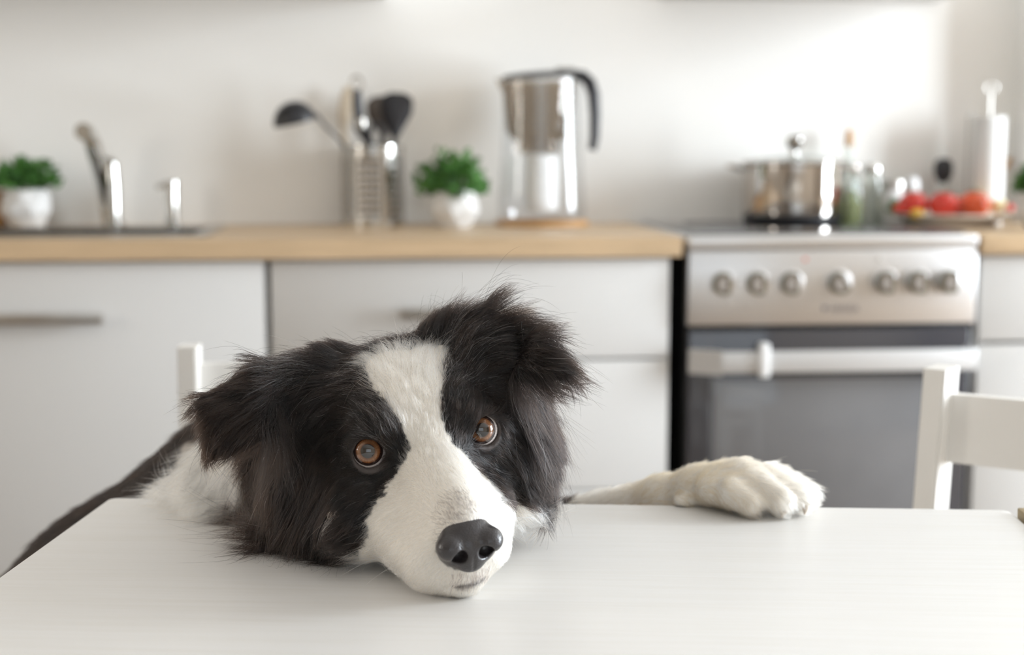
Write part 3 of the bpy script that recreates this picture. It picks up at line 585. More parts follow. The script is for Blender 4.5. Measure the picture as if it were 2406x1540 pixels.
def dist(p, X):
    if p['t'] == 'e':
        q = (X - p['c']) @ p['R'] / p['r']; k0 = np.linalg.norm(q, axis=1) + 1e-9; k1 = np.linalg.norm(q / p['r'], axis=1) + 1e-9
        return k0*(k0-1)/k1
    if p['t'] == 'c':
        ba = p['b'] - p['a']; h = np.clip(((X - p['a']) @ ba)/(ba @ ba), 0, 1)
        return np.linalg.norm(X - p['a'] - h[:, None]*ba, axis=1) - (p['ra'] + (p['rb'] - p['ra'])*h)
    a, b, c = p['a'], p['b'], p['c']; n = np.cross(b-a, c-a); nn = n/np.linalg.norm(n)
    best = None; ins = np.ones(len(X), bool)
    for s, e in ((a, b), (b, c), (c, a)):
        ed = e - s; h = np.clip(((X - s) @ ed)/(ed @ ed), 0, 1); d = np.linalg.norm(X - s - h[:, None]*ed, axis=1)
        best = d if best is None else np.minimum(best, d); ins &= ((X - s) @ np.cross(n, ed)) >= 0
    return np.where(ins, np.abs((X - a) @ nn), best) - p['th']
def field(prims, X, cut=None):
    f = np.full(len(X), .05)
    for p in prims:
        d = dist(p, X); k = p['k']
        if not p['sub']:
            h = np.maximum(k - np.abs(f - d), 0)/k; f = np.minimum(f, d) - h*h*k*.25
        else:
            h = np.maximum(k - np.abs(f + d), 0)/k; f = np.maximum(f, -d) + h*h*k*.25
    if cut is not None: f = np.maximum(f, cut(X))
    return f
def surface(prims, h, cut=None, iters=2):
    """sparse surface nets of the smooth union"""
    B = 8; S = B*h
    lo = np.min([p['bc']-p['br'] for p in prims if not p['sub']], 0) - .02; hi = np.max([p['bc']+p['br'] for p in prims if not p['sub']], 0) + .02
    nb = np.ceil((hi-lo)/S).astype(int)
    cells = {}
    blk = np.stack(np.meshgrid(*[np.arange(n) for n in nb], indexing='ij'), -1).reshape(-1, 3)
    cen = lo + (blk + .5)*S
    # group blocks in cubes of 4 so that far primitives are skipped
    key = (blk//4); kk = key[:, 0]*10**6 + key[:, 1]*10**3 + key[:, 2]; order = np.argsort(kk, kind='stable'); kk = kk[order]; blk = blk[order]; cen = cen[order]
    st = np.flatnonzero(np.r_[True, kk[1:] != kk[:-1]]); en = np.r_[st[1:], len(kk)]
    g = np.stack(np.meshgrid(*[np.arange(B+1)]*3, indexing='ij'), -1).reshape(-1, 3)
    VK, VP, Q = [], [], []
    for s, e in zip(st, en):
        c = cen[s:e]; m = c.mean(0); rad = np.linalg.norm(c - m, axis=1).max() + S
        near = [p for p in prims if np.linalg.norm(p['bc'] - m) < p['br'] + rad + .025]
        if not any(not p['sub'] for p in near): continue
        f = field(near, c, cut); sel = np.abs(f) < S*1.1 + .004
        if not sel.any(): continue
        for b in blk[s:e][sel]:
            idx = b*B + g; X = lo + idx*h; F_ = field(near, X, cut).reshape(B+1, B+1, B+1)
            sg = F_ < 0
            if sg.all() or not sg.any(): continue
            c8 = [F_[i:B+i, j:B+j, k:B+k] for i in (0, 1) for j in (0, 1) for k in (0, 1)]; off = np.array([(i, j, k) for i in (0, 1) for j in (0, 1) for k in (0, 1)])
            s8 = np.stack([q < 0 for q in c8], -1); mix = s8.any(-1) & ~s8.all(-1); ii = np.argwhere(mix); V = np.stack([q[mix] for q in c8], -1)
            acc = np.zeros((len(ii), 3)); cnt = np.zeros(len(ii))
            for a in range(8):
                for d in (4, 2, 1):
                    if a & d: continue
                    b2 = a | d; fa, fb = V[:, a], V[:, b2]; cr = (fa < 0) != (fb < 0); t = np.where(cr, fa/(fa - fb + 1e-12), 0)
                    acc += np.where(cr[:, None], off[a] + t[:, None]*(off[b2]-off[a]), 0); cnt += cr
            gi = b*B + ii; VK.append(gi); VP.append(lo + (gi + acc/cnt[:, None])*h)
            for ax in range(3):                            # faces around each crossing edge
                sl0 = [slice(0, B)]*3; sl1 = list(sl0); sl1[ax] = slice(1, B+1)
                e0, e1 = sg[tuple(sl0)], sg[tuple(sl1)]; ed = np.argwhere(e0 != e1)
                if len(ed):
                    flip = e0[tuple(ed.T)]; Q.append((b*B + ed, np.full(len(ed), ax), flip))
    VK = np.concatenate(VK); VP = np.concatenate(VP); enc = lambda a: (a[:, 0].astype(np.int64)*100003 + a[:, 1])*100003 + a[:, 2]
    ek = enc(VK); uk, ui = np.unique(ek, return_index=True); VP = VP[ui]
    E_ = np.concatenate([q[0] for q in Q]); AX = np.concatenate([q[1] for q in Q]); FL = np.concatenate([q[2] for q in Q])
    faces = []
    for ax in range(3):
        m = AX == ax; e = E_[m]; fl = FL[m]; a1, a2 = (ax+1) % 3, (ax+2) % 3; q = []
        for d1, d2 in ((0, 0), (1, 0), (1, 1), (0, 1)):
            t = e.copy(); t[:, a1] -= d1; t[:, a2] -= d2; q.append(enc(t))
        q = np.stack(q, 1); pos = np.clip(np.searchsorted(uk, q), 0, len(uk)-1); ok = (uk[pos] == q).all(1); pos = pos[ok]; fl = fl[ok]
        pos[~fl] = pos[~fl][:, ::-1]; faces.append(pos)
    faces = np.concatenate(faces)
    for _ in range(iters):                                # relax
        acc = np.zeros_like(VP); cnt = np.zeros(len(VP))
        for i in range(4):
            for j in ((i+1) % 4, (i+3) % 4): np.add.at(acc, faces[:, i], VP[faces[:, j]]); np.add.at(cnt, faces[:, i], 1)
        VP = VP*.5 + .5*acc/np.maximum(cnt, 1)[:, None]
    used = np.unique(faces); mp_ = np.full(len(VP), -1); mp_[used] = np.arange(len(used)); return VP[used], mp_[faces]
def mesh_from(name, V, Fc):
    me = bpy.data.meshes.new(name); me.vertices.add(len(V)); me.vertices.foreach_set('co', V.astype(np.float32).ravel())
    me.loops.add(Fc.size); me.loops.foreach_set('vertex_index', Fc.ravel().astype(np.int32)); me.polygons.add(len(Fc))
    me.polygons.foreach_set('loop_start', np.arange(0, Fc.size, 4, dtype=np.int32)); me.update(calc_edges=True); me.validate(); me.shade_smooth(); return me

c_ = HS
def hell(l, f, u, rl, rf, ru, k=.8, sub=False, R=None): ell(L(l, f, u), (rl*c_, rf*c_, ru*c_), HR if R is None else HR @ R, k*c_, sub)
def hcap(a, b, ra, rb, k=.8, sub=False): cap(L(*a), L(*b), ra*c_, rb*c_, k*c_, sub)
# -- trunk, legs, neck
cap((-.12, 1.385, .668), (-.26, 1.445, .580), .130, .105, .03); cap((-.26, 1.445, .580), (-.455, 1.53, .43), .105, .100, .04)
ell((-.02, 1.345, .625), (.115, .13, .14), k=.05)                                          # chest behind the table edge
cap((-.455, 1.53, .43), (-.50, 1.54, .40), .10, .095, .04)
for dy in (-.075, .075):                                                                   # hind legs: thigh, shank, foot
    cap((-.46, 1.535+dy*.8, .42), (-.37, 1.53+dy, .27), .075, .045, .04); cap((-.37, 1.53+dy, .27), (-.50, 1.535+dy, .145), .042, .022, .02)
    cap((-.50, 1.535+dy, .145), (-.475, 1.535+dy, .035), .021, .018, .012); cap((-.475, 1.535+dy, .022), (-.425, 1.53+dy, .018), .021, .017, .015)
cap((-.53, 1.55, .43), (-.66, 1.57, .28), .032, .024, .03); cap((-.66, 1.57, .28), (-.70, 1.58, .14), .026, .012, .02)   # tail
cap((-.09, 1.40, .56), (-.085, 1.425, .485), .034, .026, .03); cap((-.085, 1.425, .4672), (-.085, 1.385, .4652), .019, .017, .015)  # near foreleg on the chair seat
cap(P(950, 1020, 1.055), P(930, 1090, 1.17), .060, .080, .03); cap(P(930, 1090, 1.17), (-.03, 1.34, .66), .080, .115, .06)   # neck
cap((.04, 1.33, .64), (.125, 1.25, .690), .050, .036, .03); cap((.125, 1.25, .690), P(1560, 1178, 1.175), .033, .019, .02); cap(P(1560, 1178, 1.175), P(1640, 1156, 1.15), .019, .0185, .012)   # far foreleg
# -- paw on the table edge
cap(P(1640, 1152, 1.15), P(1740, 1126, 1.125), .0185, .0165, .010); ell(P(1735, 1150, 1.12), (.034, .020, .0155), np.stack([RT, FW, UP], 1), .008)
cap(P(1720, 1158, 1.105), P(1765, 1186, 1.094), .0125, .0095, .004); cap(P(1765, 1135, 1.115), P(1832, 1178, 1.096), .0140, .0115, .005)
cap(P(1800, 1128, 1.125), P(1872, 1172, 1.106), .0135, .0120, .005); cap(P(1820, 1130, 1.14), P(1890, 1166, 1.120), .0125, .0110, .005)
ell(P(1607, 1178, 1.135), (.009, .008, .006), k=.004)
# -- ruff lying on the table left and right, jowl hair mass
cap(P(680, 1070, 1.06), P(545, 1125, 1.10), .036, .026, .02); cap(P(545, 1130, 1.10), P(450, 1152, 1.135), .026, .012, .015)
cap(P(1175, 1090, 1.02), P(1225, 1150, 1.03), .036, .022, .02); ell(P(1205, 1195, 1.005), (.020, .018, .012), k=.012)
cap(P(800, 1190, .985), P(690, 1225, 1.005), .030, .016, .016); cap(P(860, 1225, .950), P(800, 1220, .98), .026, .026, .012)
cap(P(768, 960, .995), P(730, 1120, .995), .030, .030, .02); cap(P(1140, 900, 1.0), P(1175, 1050, 1.01), .036, .038, .02)
# -- skull
hell(0, -5.4, -.15, 5.9, 6.0, 4.6); hell(0, -2.6, .2, 4.4, 3.2, 3.3, 1.2)
for s in (-1, 1):
    hell(s*4.5, -6.3, 0.6 if s < 0 else 1.6, 2.4, 2.5, 2.2, 1.5)                                             # ear muscles
    hell(s*2.35, -1.5, 1.25, 1.75, 1.9, 1.45, 1.0)                                         # brows
    hell(s*4.4, -3.2, -2.4, 2.2, 3.2, 2.8, 1.5)                                            # cheeks
hcap((0, -1.2, -2.3), (0, 5.7, -3.4), 3.1, 2.45, 1.4); hcap((0, -.8, -.5), (0, 6.7, -1.95), 1.75, 1.15, 1.3)   # muzzle and its bridge
for s in (-1, 1): hcap((s*2.4, .8, -4.5), ((1.45 if s > 0 else -1.65), 5.6, (-4.45 if s > 0 else -4.75)), 2.6, (1.85 if s > 0 else 2.1), .8)              # flews
hcap((-.2, 6.7, -5.5), (0, -2.5, -5.2), 1.5, 3.2, 1.0)                                      # lower jaw
hcap((0, 9.0, -4.3), (0, 8.0, -5.3), .07, .05, .25, True); hcap((0, 8.4, -5.55), (1.5, 7.6, -5.7), .08, .10, .3, True); hcap((0, 8.4, -5.55), (-1.5, 7.6, -5.7), .08, .10, .3, True)   # lip line
# -- ears, flaps of leather
def ear(pts, tris, th):
    w = [P(*q) for q in pts]
    for t in tris: tri(*[w[i] for i in t], th, .007)
ear([(765, 842, .985), (715, 985, .97), (612, 872, .965), (625, 1000, .945), (486, 952, .950), (497, 1062, .945), (540, 1040, .945)], [(0,1,2), (1,2,3), (2,3,4), (3,4,6), (4,5,6)], .0045)
ear([(1045, 790, 1.0), (1175, 900, .98), (1150, 750, 1.0), (1262, 808, .975), (1332, 880, .955), (1285, 876, .955), (1235, 872, .962)], [(0,1,2), (1,2,3), (1,3,6), (6,3,5), (3,4,5)], .0045)
cap(P(800, 860, 1.0), P(735, 900, .985), .014, .013, .016); cap(P(1040, 815, 1.01), P(1125, 825, .995), .018, .014, .016)
# -- eyes: sockets with lids
EYES = []
camL = toL(CC) - np.array([0, 0, 0]); 
for s in (-1, 1):
    ec = np.array([s*3.72, -1.02, -.06]); EYES.append(ec)
    od = np.array([-.14 if s < 0 else .16, .90, .26]); od /= np.linalg.norm(od)
    hell(*ec, 1.46, 1.46, 1.46, .8)
    z = np.array([0, 0, 1.]) - od*od[2]; z /= np.linalg.norm(z); x = np.cross(od, z); Rl = np.stack([x, od, z], 1)
    o = ec + od*1.25; hell(*o, 1.10, .88, 1.06, .12, True, Rl); o2 = ec + od*1.1 - np.array([s*.75, -.25, .22]); hell(*o2, .5, .55, .28, .15, True, Rl)
    hell(*ec, 1.18, 1.18, 1.18, .02, True)
def over_table(X):
    x = X[:, 0] - FLc[0]; y = X[:, 1] - FLc[1]; c, s = math.cos(TA), math.sin(TA); lx, ly = x*c + y*s, -x*s + y*c
    return lx, ly
def table_cut(X):                                          # keep the body off the slab of the table top
    lx, ly = over_table(X); d = np.maximum.reduce([-.001 - lx, lx - TW, ly - .001, TZ - .026 - X[:, 2], X[:, 2] - TZ - .0006])
    return -d
DV, DF = surface(PR, .0021, table_cut, 2)
dog = thing('dog', 'black and white long-haired sheepdog resting its chin on the white table', 'dog', (0, 0, 0))
dme = mesh_from('body', DV, DF)
dme_o = mesh_obj('body', dme, None, dog)
NRM = np.empty(len(DV)*3, np.float32); dme.vertex_normals.foreach_get('vector', NRM); NRM = NRM.reshape(-1, 3)

# ------------------------------------------------------------------ coat pattern: which parts are white
def inpoly(px, py, poly):
    r = np.zeros(len(px), bool); n = len(poly)
    for i in range(n):
        (x0, y0), (x1, y1) = poly[i], poly[(i+1) % n]
        r ^= ((y0 > py) != (y1 > py)) & (px < (x1-x0)*(py-y0)/((y1-y0) + 1e-9) + x0)
    return r
BLAZE = [(885, 772), (868, 800), (852, 838), (862, 880), (893, 925), (925, 970), (950, 1015), (962, 1052), (952, 1085), (925, 1122), (903, 1160), (876, 1195), (858, 1222), (868, 1262), (842, 1298), (900, 1460), (1300, 1460), (1260, 1180), (1203, 1185), (1186, 1180), (1150, 1130), (1108, 1088), (1072, 1058), (1045, 1012), (1036, 960), (1042, 900), (1046, 845), (1030, 800), (1010, 768)]
def coat(X):
    """0 black .. 1 white, and a brown tinge, per point"""
    px, py, d = proj_arr(X)
    j = np.array([mnoise.noise(Vector(p*130)) for p in X]) if len(X) < 400000 else 0
    j2 = np.array([mnoise.noise(Vector(p*330 + 7)) for p in X]) if len(X) < 400000 else 0
    jx, jy = px + 9*j + 6*j2, py + 9*j2 - 6*j
    wv = inpoly(jx, jy, BLAZE) & (d < 1.06) & (toL(X)[:, 1] + .5*j > -5.8)
    wv |= (px < 590) & (py > 1000) & (d > 1.035) & (d < 1.22) & (X[:, 2] > .70)
    wv |= (X[:, 0] > .10) & (d > 1.06) & (px > 1330)                         # foreleg and paw
    wv |= (py > 1196) & (px > 1190) & (px < 1400)
    wv |= inpoly(jx, jy, [(430, 1040), (462, 1040), (450, 1085), (425, 1110), (418, 1100)]) & (d > 1.25)
    wv |= ((X[:, 2] + .05*j < .68) & (X[:, 1] + .12*j + .05*j2 + .35*(X[:, 2]-.6) < 1.33)) | (X[:, 2] < .12) | ((X[:, 2] < .56) & (X[:, 0] > -.13))
    wv |= inpoly(jx, jy, [(768, 1206), (800, 1202), (798, 1216), (772, 1222)]) & (d < 1.0)
    tan = np.clip(np.clip((700-px)/250, 0, 1)*np.clip((py-850)/300, 0, 1)*.8*(d < 1.1) + .2 + .5*j, 0, 1)
    return wv, tan
def proj_arr(X):
    q = X - CC; d = q @ FW; return 1203 + FPX*(q @ RT)/d, 770 - FPX*(q @ UP)/d, d
def eye_zone(X):
    q = toL(X); return np.min([np.linalg.norm(q - e - np.array([0, .55, 0]), axis=1) for e in EYES], 0)
wv, tan = coat(DV)
BLACK = np.array([.0042, .0037, .0038]); BROWN = np.array([.028, .015, .009]); WHITE = np.array([.80, .745, .67])
skin = np.where(wv[:, None], WHITE*.9, BLACK + (BROWN-BLACK)*tan[:, None]*.7)
ez = eye_zone(DV); k = np.clip((1.34 - ez)/.14, 0, 1)[:, None]; lidc = np.array([.060, .047, .043]); skin = skin*(1-k) + lidc*k
ql = toL(DV)
lip = np.exp(-(np.abs(ql[:, 2] + 5.6)/.20)**2)*(ql[:, 1] > 6.6)*(np.abs(ql[:, 0]) < 1.0); skin = skin*(1-lip[:, None]*.9) + np.array([.05, .035, .035])*lip[:, None]*.9
nzs = (((ql[:, 0]/2.0)**2 + ((ql[:, 1]-8.0)/1.4)**2 + ((ql[:, 2]+2.95)/1.5)**2) < 1); skin[nzs] = (.015, .012, .012)
at = dme.color_attributes.new('skin', 'FLOAT_COLOR', 'POINT'); at.data.foreach_set('color', np.c_[skin, np.ones(len(skin))].astype(np.float32).ravel())
def attr_mat(name, attr, rough, sheen=0, bump=0):
    m = mat(name, (.5, .5, .5), rough, bump=bump, bscale=300); nt = m.node_tree; a = nt.nodes.new('ShaderNodeAttribute'); a.attribute_name = attr
    nt.links.new(a.outputs['Color'], nt.nodes['Principled BSDF'].inputs['Base Color']); return m
dme.materials.append(attr_mat('dog_skin', 'skin', .6, bump=.2))
# ------------------------------------------------------------------ nose and eyes
NP = []
_k = PR; PR = NP
nz = lambda f, u: (f + .35, u - .62)
def nell(l, f, u, *r): hell(l, *nz(f, u), *r)
def ncap(a, b, *r): hcap((a[0], *nz(a[1], a[2])), (b[0], *nz(b[1], b[2])), *r)
nell(0, 7.35, -2.35, 1.92, 1.25, 1.50, .4); nell(0, 6.9, -1.45, 1.30, 1.0, .80, .5)
for s in (-1, 1): nell(s*1.20, 7.90, -1.98, .88, .92, .78, .25)                            # wings
nell(0, 8.05, -2.55, .82, .62, .98, .35); nell(0, 7.85, -3.35, .70, .55, .50, .4)
for s in (-1, 1):
    ncap((s*.76, 9.2, -2.38), (s*.86, 8.10, -2.42), .50, .46, .14, True)                     # nostril
    ncap((s*1.0, 9.0, -2.68), (s*2.05, 7.9, -2.98), .27, .17, .12, True)                   # slit under the wing
ncap((0, 8.85, -2.25), (0, 8.42, -3.95), .05, .10, .14, True)
NV, NF = surface(NP, .00055, None, 2); PR = _k
nme = mesh_from('nose', NV, NF)
def nose_mat():
    m = mat('dog_nose', (.040, .036, .037), .34, coat=.35); nt = m.node_tree; b = nt.nodes['Principled BSDF']; tc = nt.nodes.new('ShaderNodeTexCoord')
    v = nt.nodes.new('ShaderNodeTexVoronoi'); v.inputs['Scale'].default_value = 900; bp = nt.nodes.new('ShaderNodeBump'); bp.inputs['Strength'].default_value = .5; bp.inputs['Distance'].default_value = .0004
    nt.links.new(tc.outputs['Object'], v.inputs['Vector']); nt.links.new(v.outputs['Distance'], bp.inputs['Height']); nt.links.new(bp.outputs[0], b.inputs['Normal'])
    n = nt.nodes.new('ShaderNodeTexNoise'); n.inputs['Scale'].default_value = 90; r = nt.nodes.new('ShaderNodeValToRGB'); r.color_ramp.elements[0].color = (.024, .021, .022, 1); r.color_ramp.elements[1].color = (.042, .036, .037, 1)
    nt.links.new(tc.outputs['Object'], n.inputs['Vector']); nt.links.new(n.outputs['Fac'], r.inputs[0]); nt.links.new(r.outputs[0], b.inputs['Base Color']); return m
nose_o = mesh_obj('nose', nme, nose_mat(), dog); nose_o['label'] = 'moist dark grey nose'
def eye_mat():
    m = bpy.data.materials.new('dog_eye'); m.use_nodes = True; nt = m.node_tree; b = nt.nodes['Principled BSDF']; N = nt.nodes.new
    b.inputs['Roughness'].default_value = .06; b.inputs['Coat Weight'].default_value = 1; b.inputs['Coat Roughness'].default_value = .02; b.inputs['Specular IOR Level'].default_value = .6
    tc = N('ShaderNodeTexCoord'); sx = N('ShaderNodeSeparateXYZ'); nt.links.new(tc.outputs['Object'], sx.inputs[0])
    cx = N('ShaderNodeCombineXYZ'); nt.links.new(sx.outputs[0], cx.inputs[0]); nt.links.new(sx.outputs[1], cx.inputs[1]); ln = N('ShaderNodeVectorMath'); ln.operation = 'LENGTH'; nt.links.new(cx.outputs[0], ln.inputs[0])
    mr = N('ShaderNodeMapRange'); mr.inputs['From Max'].default_value = .0150; nt.links.new(ln.outputs['Value'], mr.inputs['Value'])
    r = N('ShaderNodeValToRGB'); cr = r.color_ramp; cr.elements[0].position = .0; cr.elements[0].color = (.012, .008, .006, 1); cr.elements[1].position = 1; cr.elements[1].color = (.56, .50, .47, 1)
    for p, c in ((.29, (.010, .007, .005)), (.33, (.13, .052, .021)), (.43, (.25, .115, .050)), (.50, (.19, .072, .026)), (.545, (.035, .013, .008)), (.64, (.012, .008, .008)), (.665, (.56, .50, .47))):
        e = cr.elements.new(p); e.color = (*c, 1)
    at = N('ShaderNodeMath'); at.operation = 'ARCTAN2'; nt.links.new(sx.outputs[0], at.inputs[0]); nt.links.new(sx.outputs[1], at.inputs[1])
    c2 = N('ShaderNodeCombineXYZ'); nt.links.new(at.outputs[0], c2.inputs[0]); nt.links.new(mr.outputs[0], c2.inputs[1]); mp = N('ShaderNodeMapping'); mp.inputs['Scale'].default_value = (14, 2, 1); nt.links.new(c2.outputs[0], mp.inputs[0])
    n = N('ShaderNodeTexNoise'); n.inputs['Scale'].default_value = 1.5; nt.links.new(mp.outputs[0], n.inputs['Vector'])
    mx = N('ShaderNodeMix'); mx.data_type = 'RGBA'; mx.blend_type = 'MULTIPLY'; mx.inputs[0].default_value = .55; nt.links.new(r.outputs[0], mx.inputs[6])
    nr = N('ShaderNodeMapRange'); nr.inputs['From Min'].default_value = .3; nr.inputs['From Max'].default_value = .7; nr.inputs['To Min'].default_value = .45; nr.inputs['To Max'].default_value = 1.5; nt.links.new(n.outputs['Fac'], nr.inputs['Value']); nt.links.new(nr.outputs[0], mx.inputs[7])
    nt.links.new(mr.outputs[0], r.inputs[0]); nt.links.new(mx.outputs[2], b.inputs['Base Color']); return m
EM = eye_mat()
for i, ec in enumerate(EYES):
    w = L(*ec); R_e = 1.21*HS
    g = (CC - w)/np.linalg.norm(CC - w); g = g - UP*.03 + RT*(.15 if i else -.04); g /= np.linalg.norm(g)
    bm = BM(); lathe(bm, [(0, -R_e)] + [(R_e*math.sin(a), -R_e*math.cos(a)) for a in np.linspace(.15, PI - .15, 30)] + [(0, R_e)], n=56, cap=False)
    for v in bm.verts:                                     # cornea bulge
        rr = math.hypot(v.co.x, v.co.y)
        if v.co.z > 0 and rr < .0085: v.co.z += .0012*(1 - (rr/.0085)**2)
    e = obj('eye', bm, EM, dog, w, smooth=80); e.rotation_euler = Vector(g).to_track_quat('Z', 'Y').to_euler()
    e['label'] = 'amber brown eye'

# ------------------------------------------------------------------ fur: flow of the coat at points of the body (photo column, row, direction, length mm, lift)
from mathutils.bvhtree import BVHTree
BVH = BVHTree.FromPolygons([tuple(v) for v in DV], [tuple(f) for f in DF])
FLOW = [
 # muzzle and bridge
 (1120, 1190, -.2, -1, 3, .15), (1060, 1120, -.35, -1, 6, .2), (1030, 1060, -.25, -1, 8, .25), (1120, 1140, .25, -.9, 5, .2), (1160, 1170, .7, -.5, 5, .2), (950, 1190, -.8, .25, 6, .15), (900, 1260, -.85, .35, 8, .2), (990, 1250, -.7, .2, 4, .12), (1000, 1330, -.6, .6, 4, .15),
 (1060, 1370, -.3, 1, 4, .2), (1120, 1365, .1, 1, 4, .2), (1190, 1270, .6, .3, 4, .2), (950, 1350, -.7, .6, 6, .2), (1195, 1215, .8, .2, 6, .25), (1020, 1180, -.6, -.5, 5, .15), (930, 1140, -.85, -.1, 7, .2),
 # forehead
 (1000, 1010, -.1, -1, 11, .3), (960, 940, -.25, -1, 15, .3), (1000, 880, .05, -1, 16, .3), (900, 870, -.35, -1, 16, .35), (950, 820, -.1, -1, 18, .4), (1010, 800, .15, -1, 16, .4), (940, 778, -.1, -1, 16, .35),
 (850, 850, -.9, -.45, 18, .35), (830, 900, -.95, -.1, 17, .3), (870, 950, -.75, -.6, 14, .3), (800, 830, -.85, -.35, 15, .2), (780, 900, -.9, .25, 18, .25), (760, 980, -.6, .7, 17, .2), (820, 980, -.9, .1, 12, .2),
 (925, 1020, -.35, -.9, 13, .45), (890, 990, -.7, -.7, 13, .35), (935, 1060, -.5, -.7, 9, .35), (830, 1040, -.8, -.1, 7, .2), (800, 1080, -.9, .35, 8, .15),
 # left cheek
 (860, 1140, -.8, .35, 7, .12), (920, 1110, -.6, .5, 7, .2), (800, 1170, -.7, .6, 10, .15), (850, 1220, -.7, .6, 12, .25), (740, 1100, -.35, .95, 18, .15), (760, 1200, -.45, .85, 18, .2), (800, 1260, -.8, .5, 18, .2), (700, 1260, -.9, .35, 28, .15), (700, 1180, -.5, .85, 34, .2),
 (670, 1080, -.15, .98, 28, .2), (650, 1180, -.5, .85, 36, .2), (650, 1245, -.97, .2, 54, .2), (720, 1020, -.35, .95, 36, .25), (750, 940, -.45, .9, 26, .25),
 # left ear
 (760, 815, -.75, -.35, 14, .3), (720, 850, -.95, .05, 24, .3), (690, 900, -.8, .5, 30, .25), (650, 860, -.95, .2, 22, .3), (620, 930, -.75, .65, 22, .2), (560, 930, -.85, .5, 18, .18), (510, 960, -.75, .65, 15, .18), (510, 1040, -.35, .95, 14, .15), (570, 1010, -.55, .85, 16, .15), (660, 980, -.5, .85, 40, .25), (690, 960, -.4, .92, 34, .28),
 # right forehead and cheek
 (1060, 830, .35, -.9, 14, .35), (1090, 800, .55, -.8, 18, .45), (1100, 870, .45, -.75, 12, .3), (1150, 890, .75, -.35, 13, .25), (1185, 950, .85, .35, 13, .2), (1075, 960, .1, -1, 9, .2), (1120, 950, .35, -.8, 8, .2), (1190, 1010, .75, .6, 10, .15), (1070, 1030, .35, -.8, 8, .3),
 (1110, 1085, .75, .1, 8, .25), (1160, 1080, .75, .5, 8, .15), (1190, 1130, .8, .5, 10, .2), (1180, 1170, .85, .15, 9, .3), (1240, 1130, .65, .75, 22, .25), (1225, 1060, .55, .8, 22, .2), (1270, 1170, .75, .6, 26, .25), (1220, 1190, .75, .5, 18, .25),
 # right ear
 (1060, 760, .25, -.9, 28, .5), (1110, 745, .6, -.75, 34, .55), (1170, 760, .92, -.25, 32, .4), (1130, 800, .85, -.3, 24, .3), (1200, 820, .95, .2, 26, .25), (1260, 830, .85, .5, 24, .22), (1310, 870, .65, .8, 20, .2), (1240, 870, .8, .6, 30, .3), (1190, 890, .6, .8, 38, .3), (1220, 960, .45, .9, 44, .3), (1200, 900, .6, .8, 40, .3), (1165, 830, .9, .1, 22, .3),
 # ruff, shoulders
 (560, 1080, -.5, .85, 26, .2), (540, 1140, -.85, .4, 28, .2), (480, 1140, -.95, .2, 34, .2), (600, 1200, -.85, .45, 34, .2), (420, 1155, -.95, .1, 36, .2), (1240, 1215, .7, .6, 16, .25), (1210, 1215, .7, .7, 12, .3),
 (400, 1090, -.7, .7, 20, .15), (300, 1140, -.8, .6, 20, .12), (130, 1250, -.8, .6, 20, .12),
 # paw
 (1540, 1170, .95, -.25, 9, .12), (1640, 1130, .95, -.1, 11, .15), (1740, 1100, .95, .2, 12, .18), (1700, 1160, .85, .45, 9, .12), (1790, 1140, .75, .65, 10, .15), (1760, 1180, .5, .85, 9, .15), (1840, 1120, .9, .1, 14, .3), (1885, 1150, .85, .35, 13, .35), (1850, 1180, .6, .8, 10, .2), (1620, 1180, .8, .5, 8, .2), (1900, 1180, .8, .6, 10, .3),
]
fp, fd, fl = [], [], []
for px, py, dx, dy, ln, lf in FLOW:
    r = Vector(ray(px, py)); h = BVH.ray_cast(Vector(CC), r.normalized())
    q = None
    if h[0] is not None: q = np.array(h[0])
    else:
        nr = BVH.find_nearest(Vector(P(px, py, 1.0))); q = np.array(nr[0])
    v = RT*dx - UP*dy; fp.append(q); fd.append(v/np.linalg.norm(v)); fl.append((ln*.001, lf))
fp, fd, fl = np.array(fp), np.array(fd), np.array(fl)
# sample roots on the faces, denser where the camera can come close
tri_a = np.concatenate([DF[:, [0, 1, 2]], DF[:, [0, 2, 3]]]); ta, tb, tc_ = DV[tri_a[:, 0]], DV[tri_a[:, 1]], DV[tri_a[:, 2]]
cr = np.cross(tb - ta, tc_ - ta); ar = np.linalg.norm(cr, axis=1)*.5; fn = cr/(2*ar[:, None] + 1e-12); ctr = (ta + tb + tc_)/3
view = (CC - ctr); vd = np.linalg.norm(view, axis=1); face = (fn*view/vd[:, None]).sum(1)
pxs, pys, ds = proj_arr(ctr)
wgt = ar*np.clip((face + .75)/.75, .12, 1)*np.where(ds < 1.09, 1.0, np.where(ds < 1.24, .6, .24))
qloc = toL(ctr); ezc = eye_zone(ctr)
wgt *= (ezc > 1.24); wgt *= np.where((pxs < 600) & (pys > 1010) & (ds > 1.03) & (ds < 1.2), 2.2, 1.0)
nosez = ((qloc[:, 0]/1.95)**2 + ((qloc[:, 1]-7.95)/1.3)**2 + ((qloc[:, 2]+2.95)/1.5)**2) < 1; wgt *= ~nosez
wgt *= np.where((qloc[:, 1] > 2.0) & (np.abs(qloc[:, 0]) < 4), 1.5, 1.0)
lx, ly = over_table(ctr); wgt *= ~((ctr[:, 2] < TZ + .0015) & (lx > 0) & (ly < 0))
wgt *= np.where((ctr[:, 2] < .70) & (ctr[:, 0] > -.1), .3, 1.0)
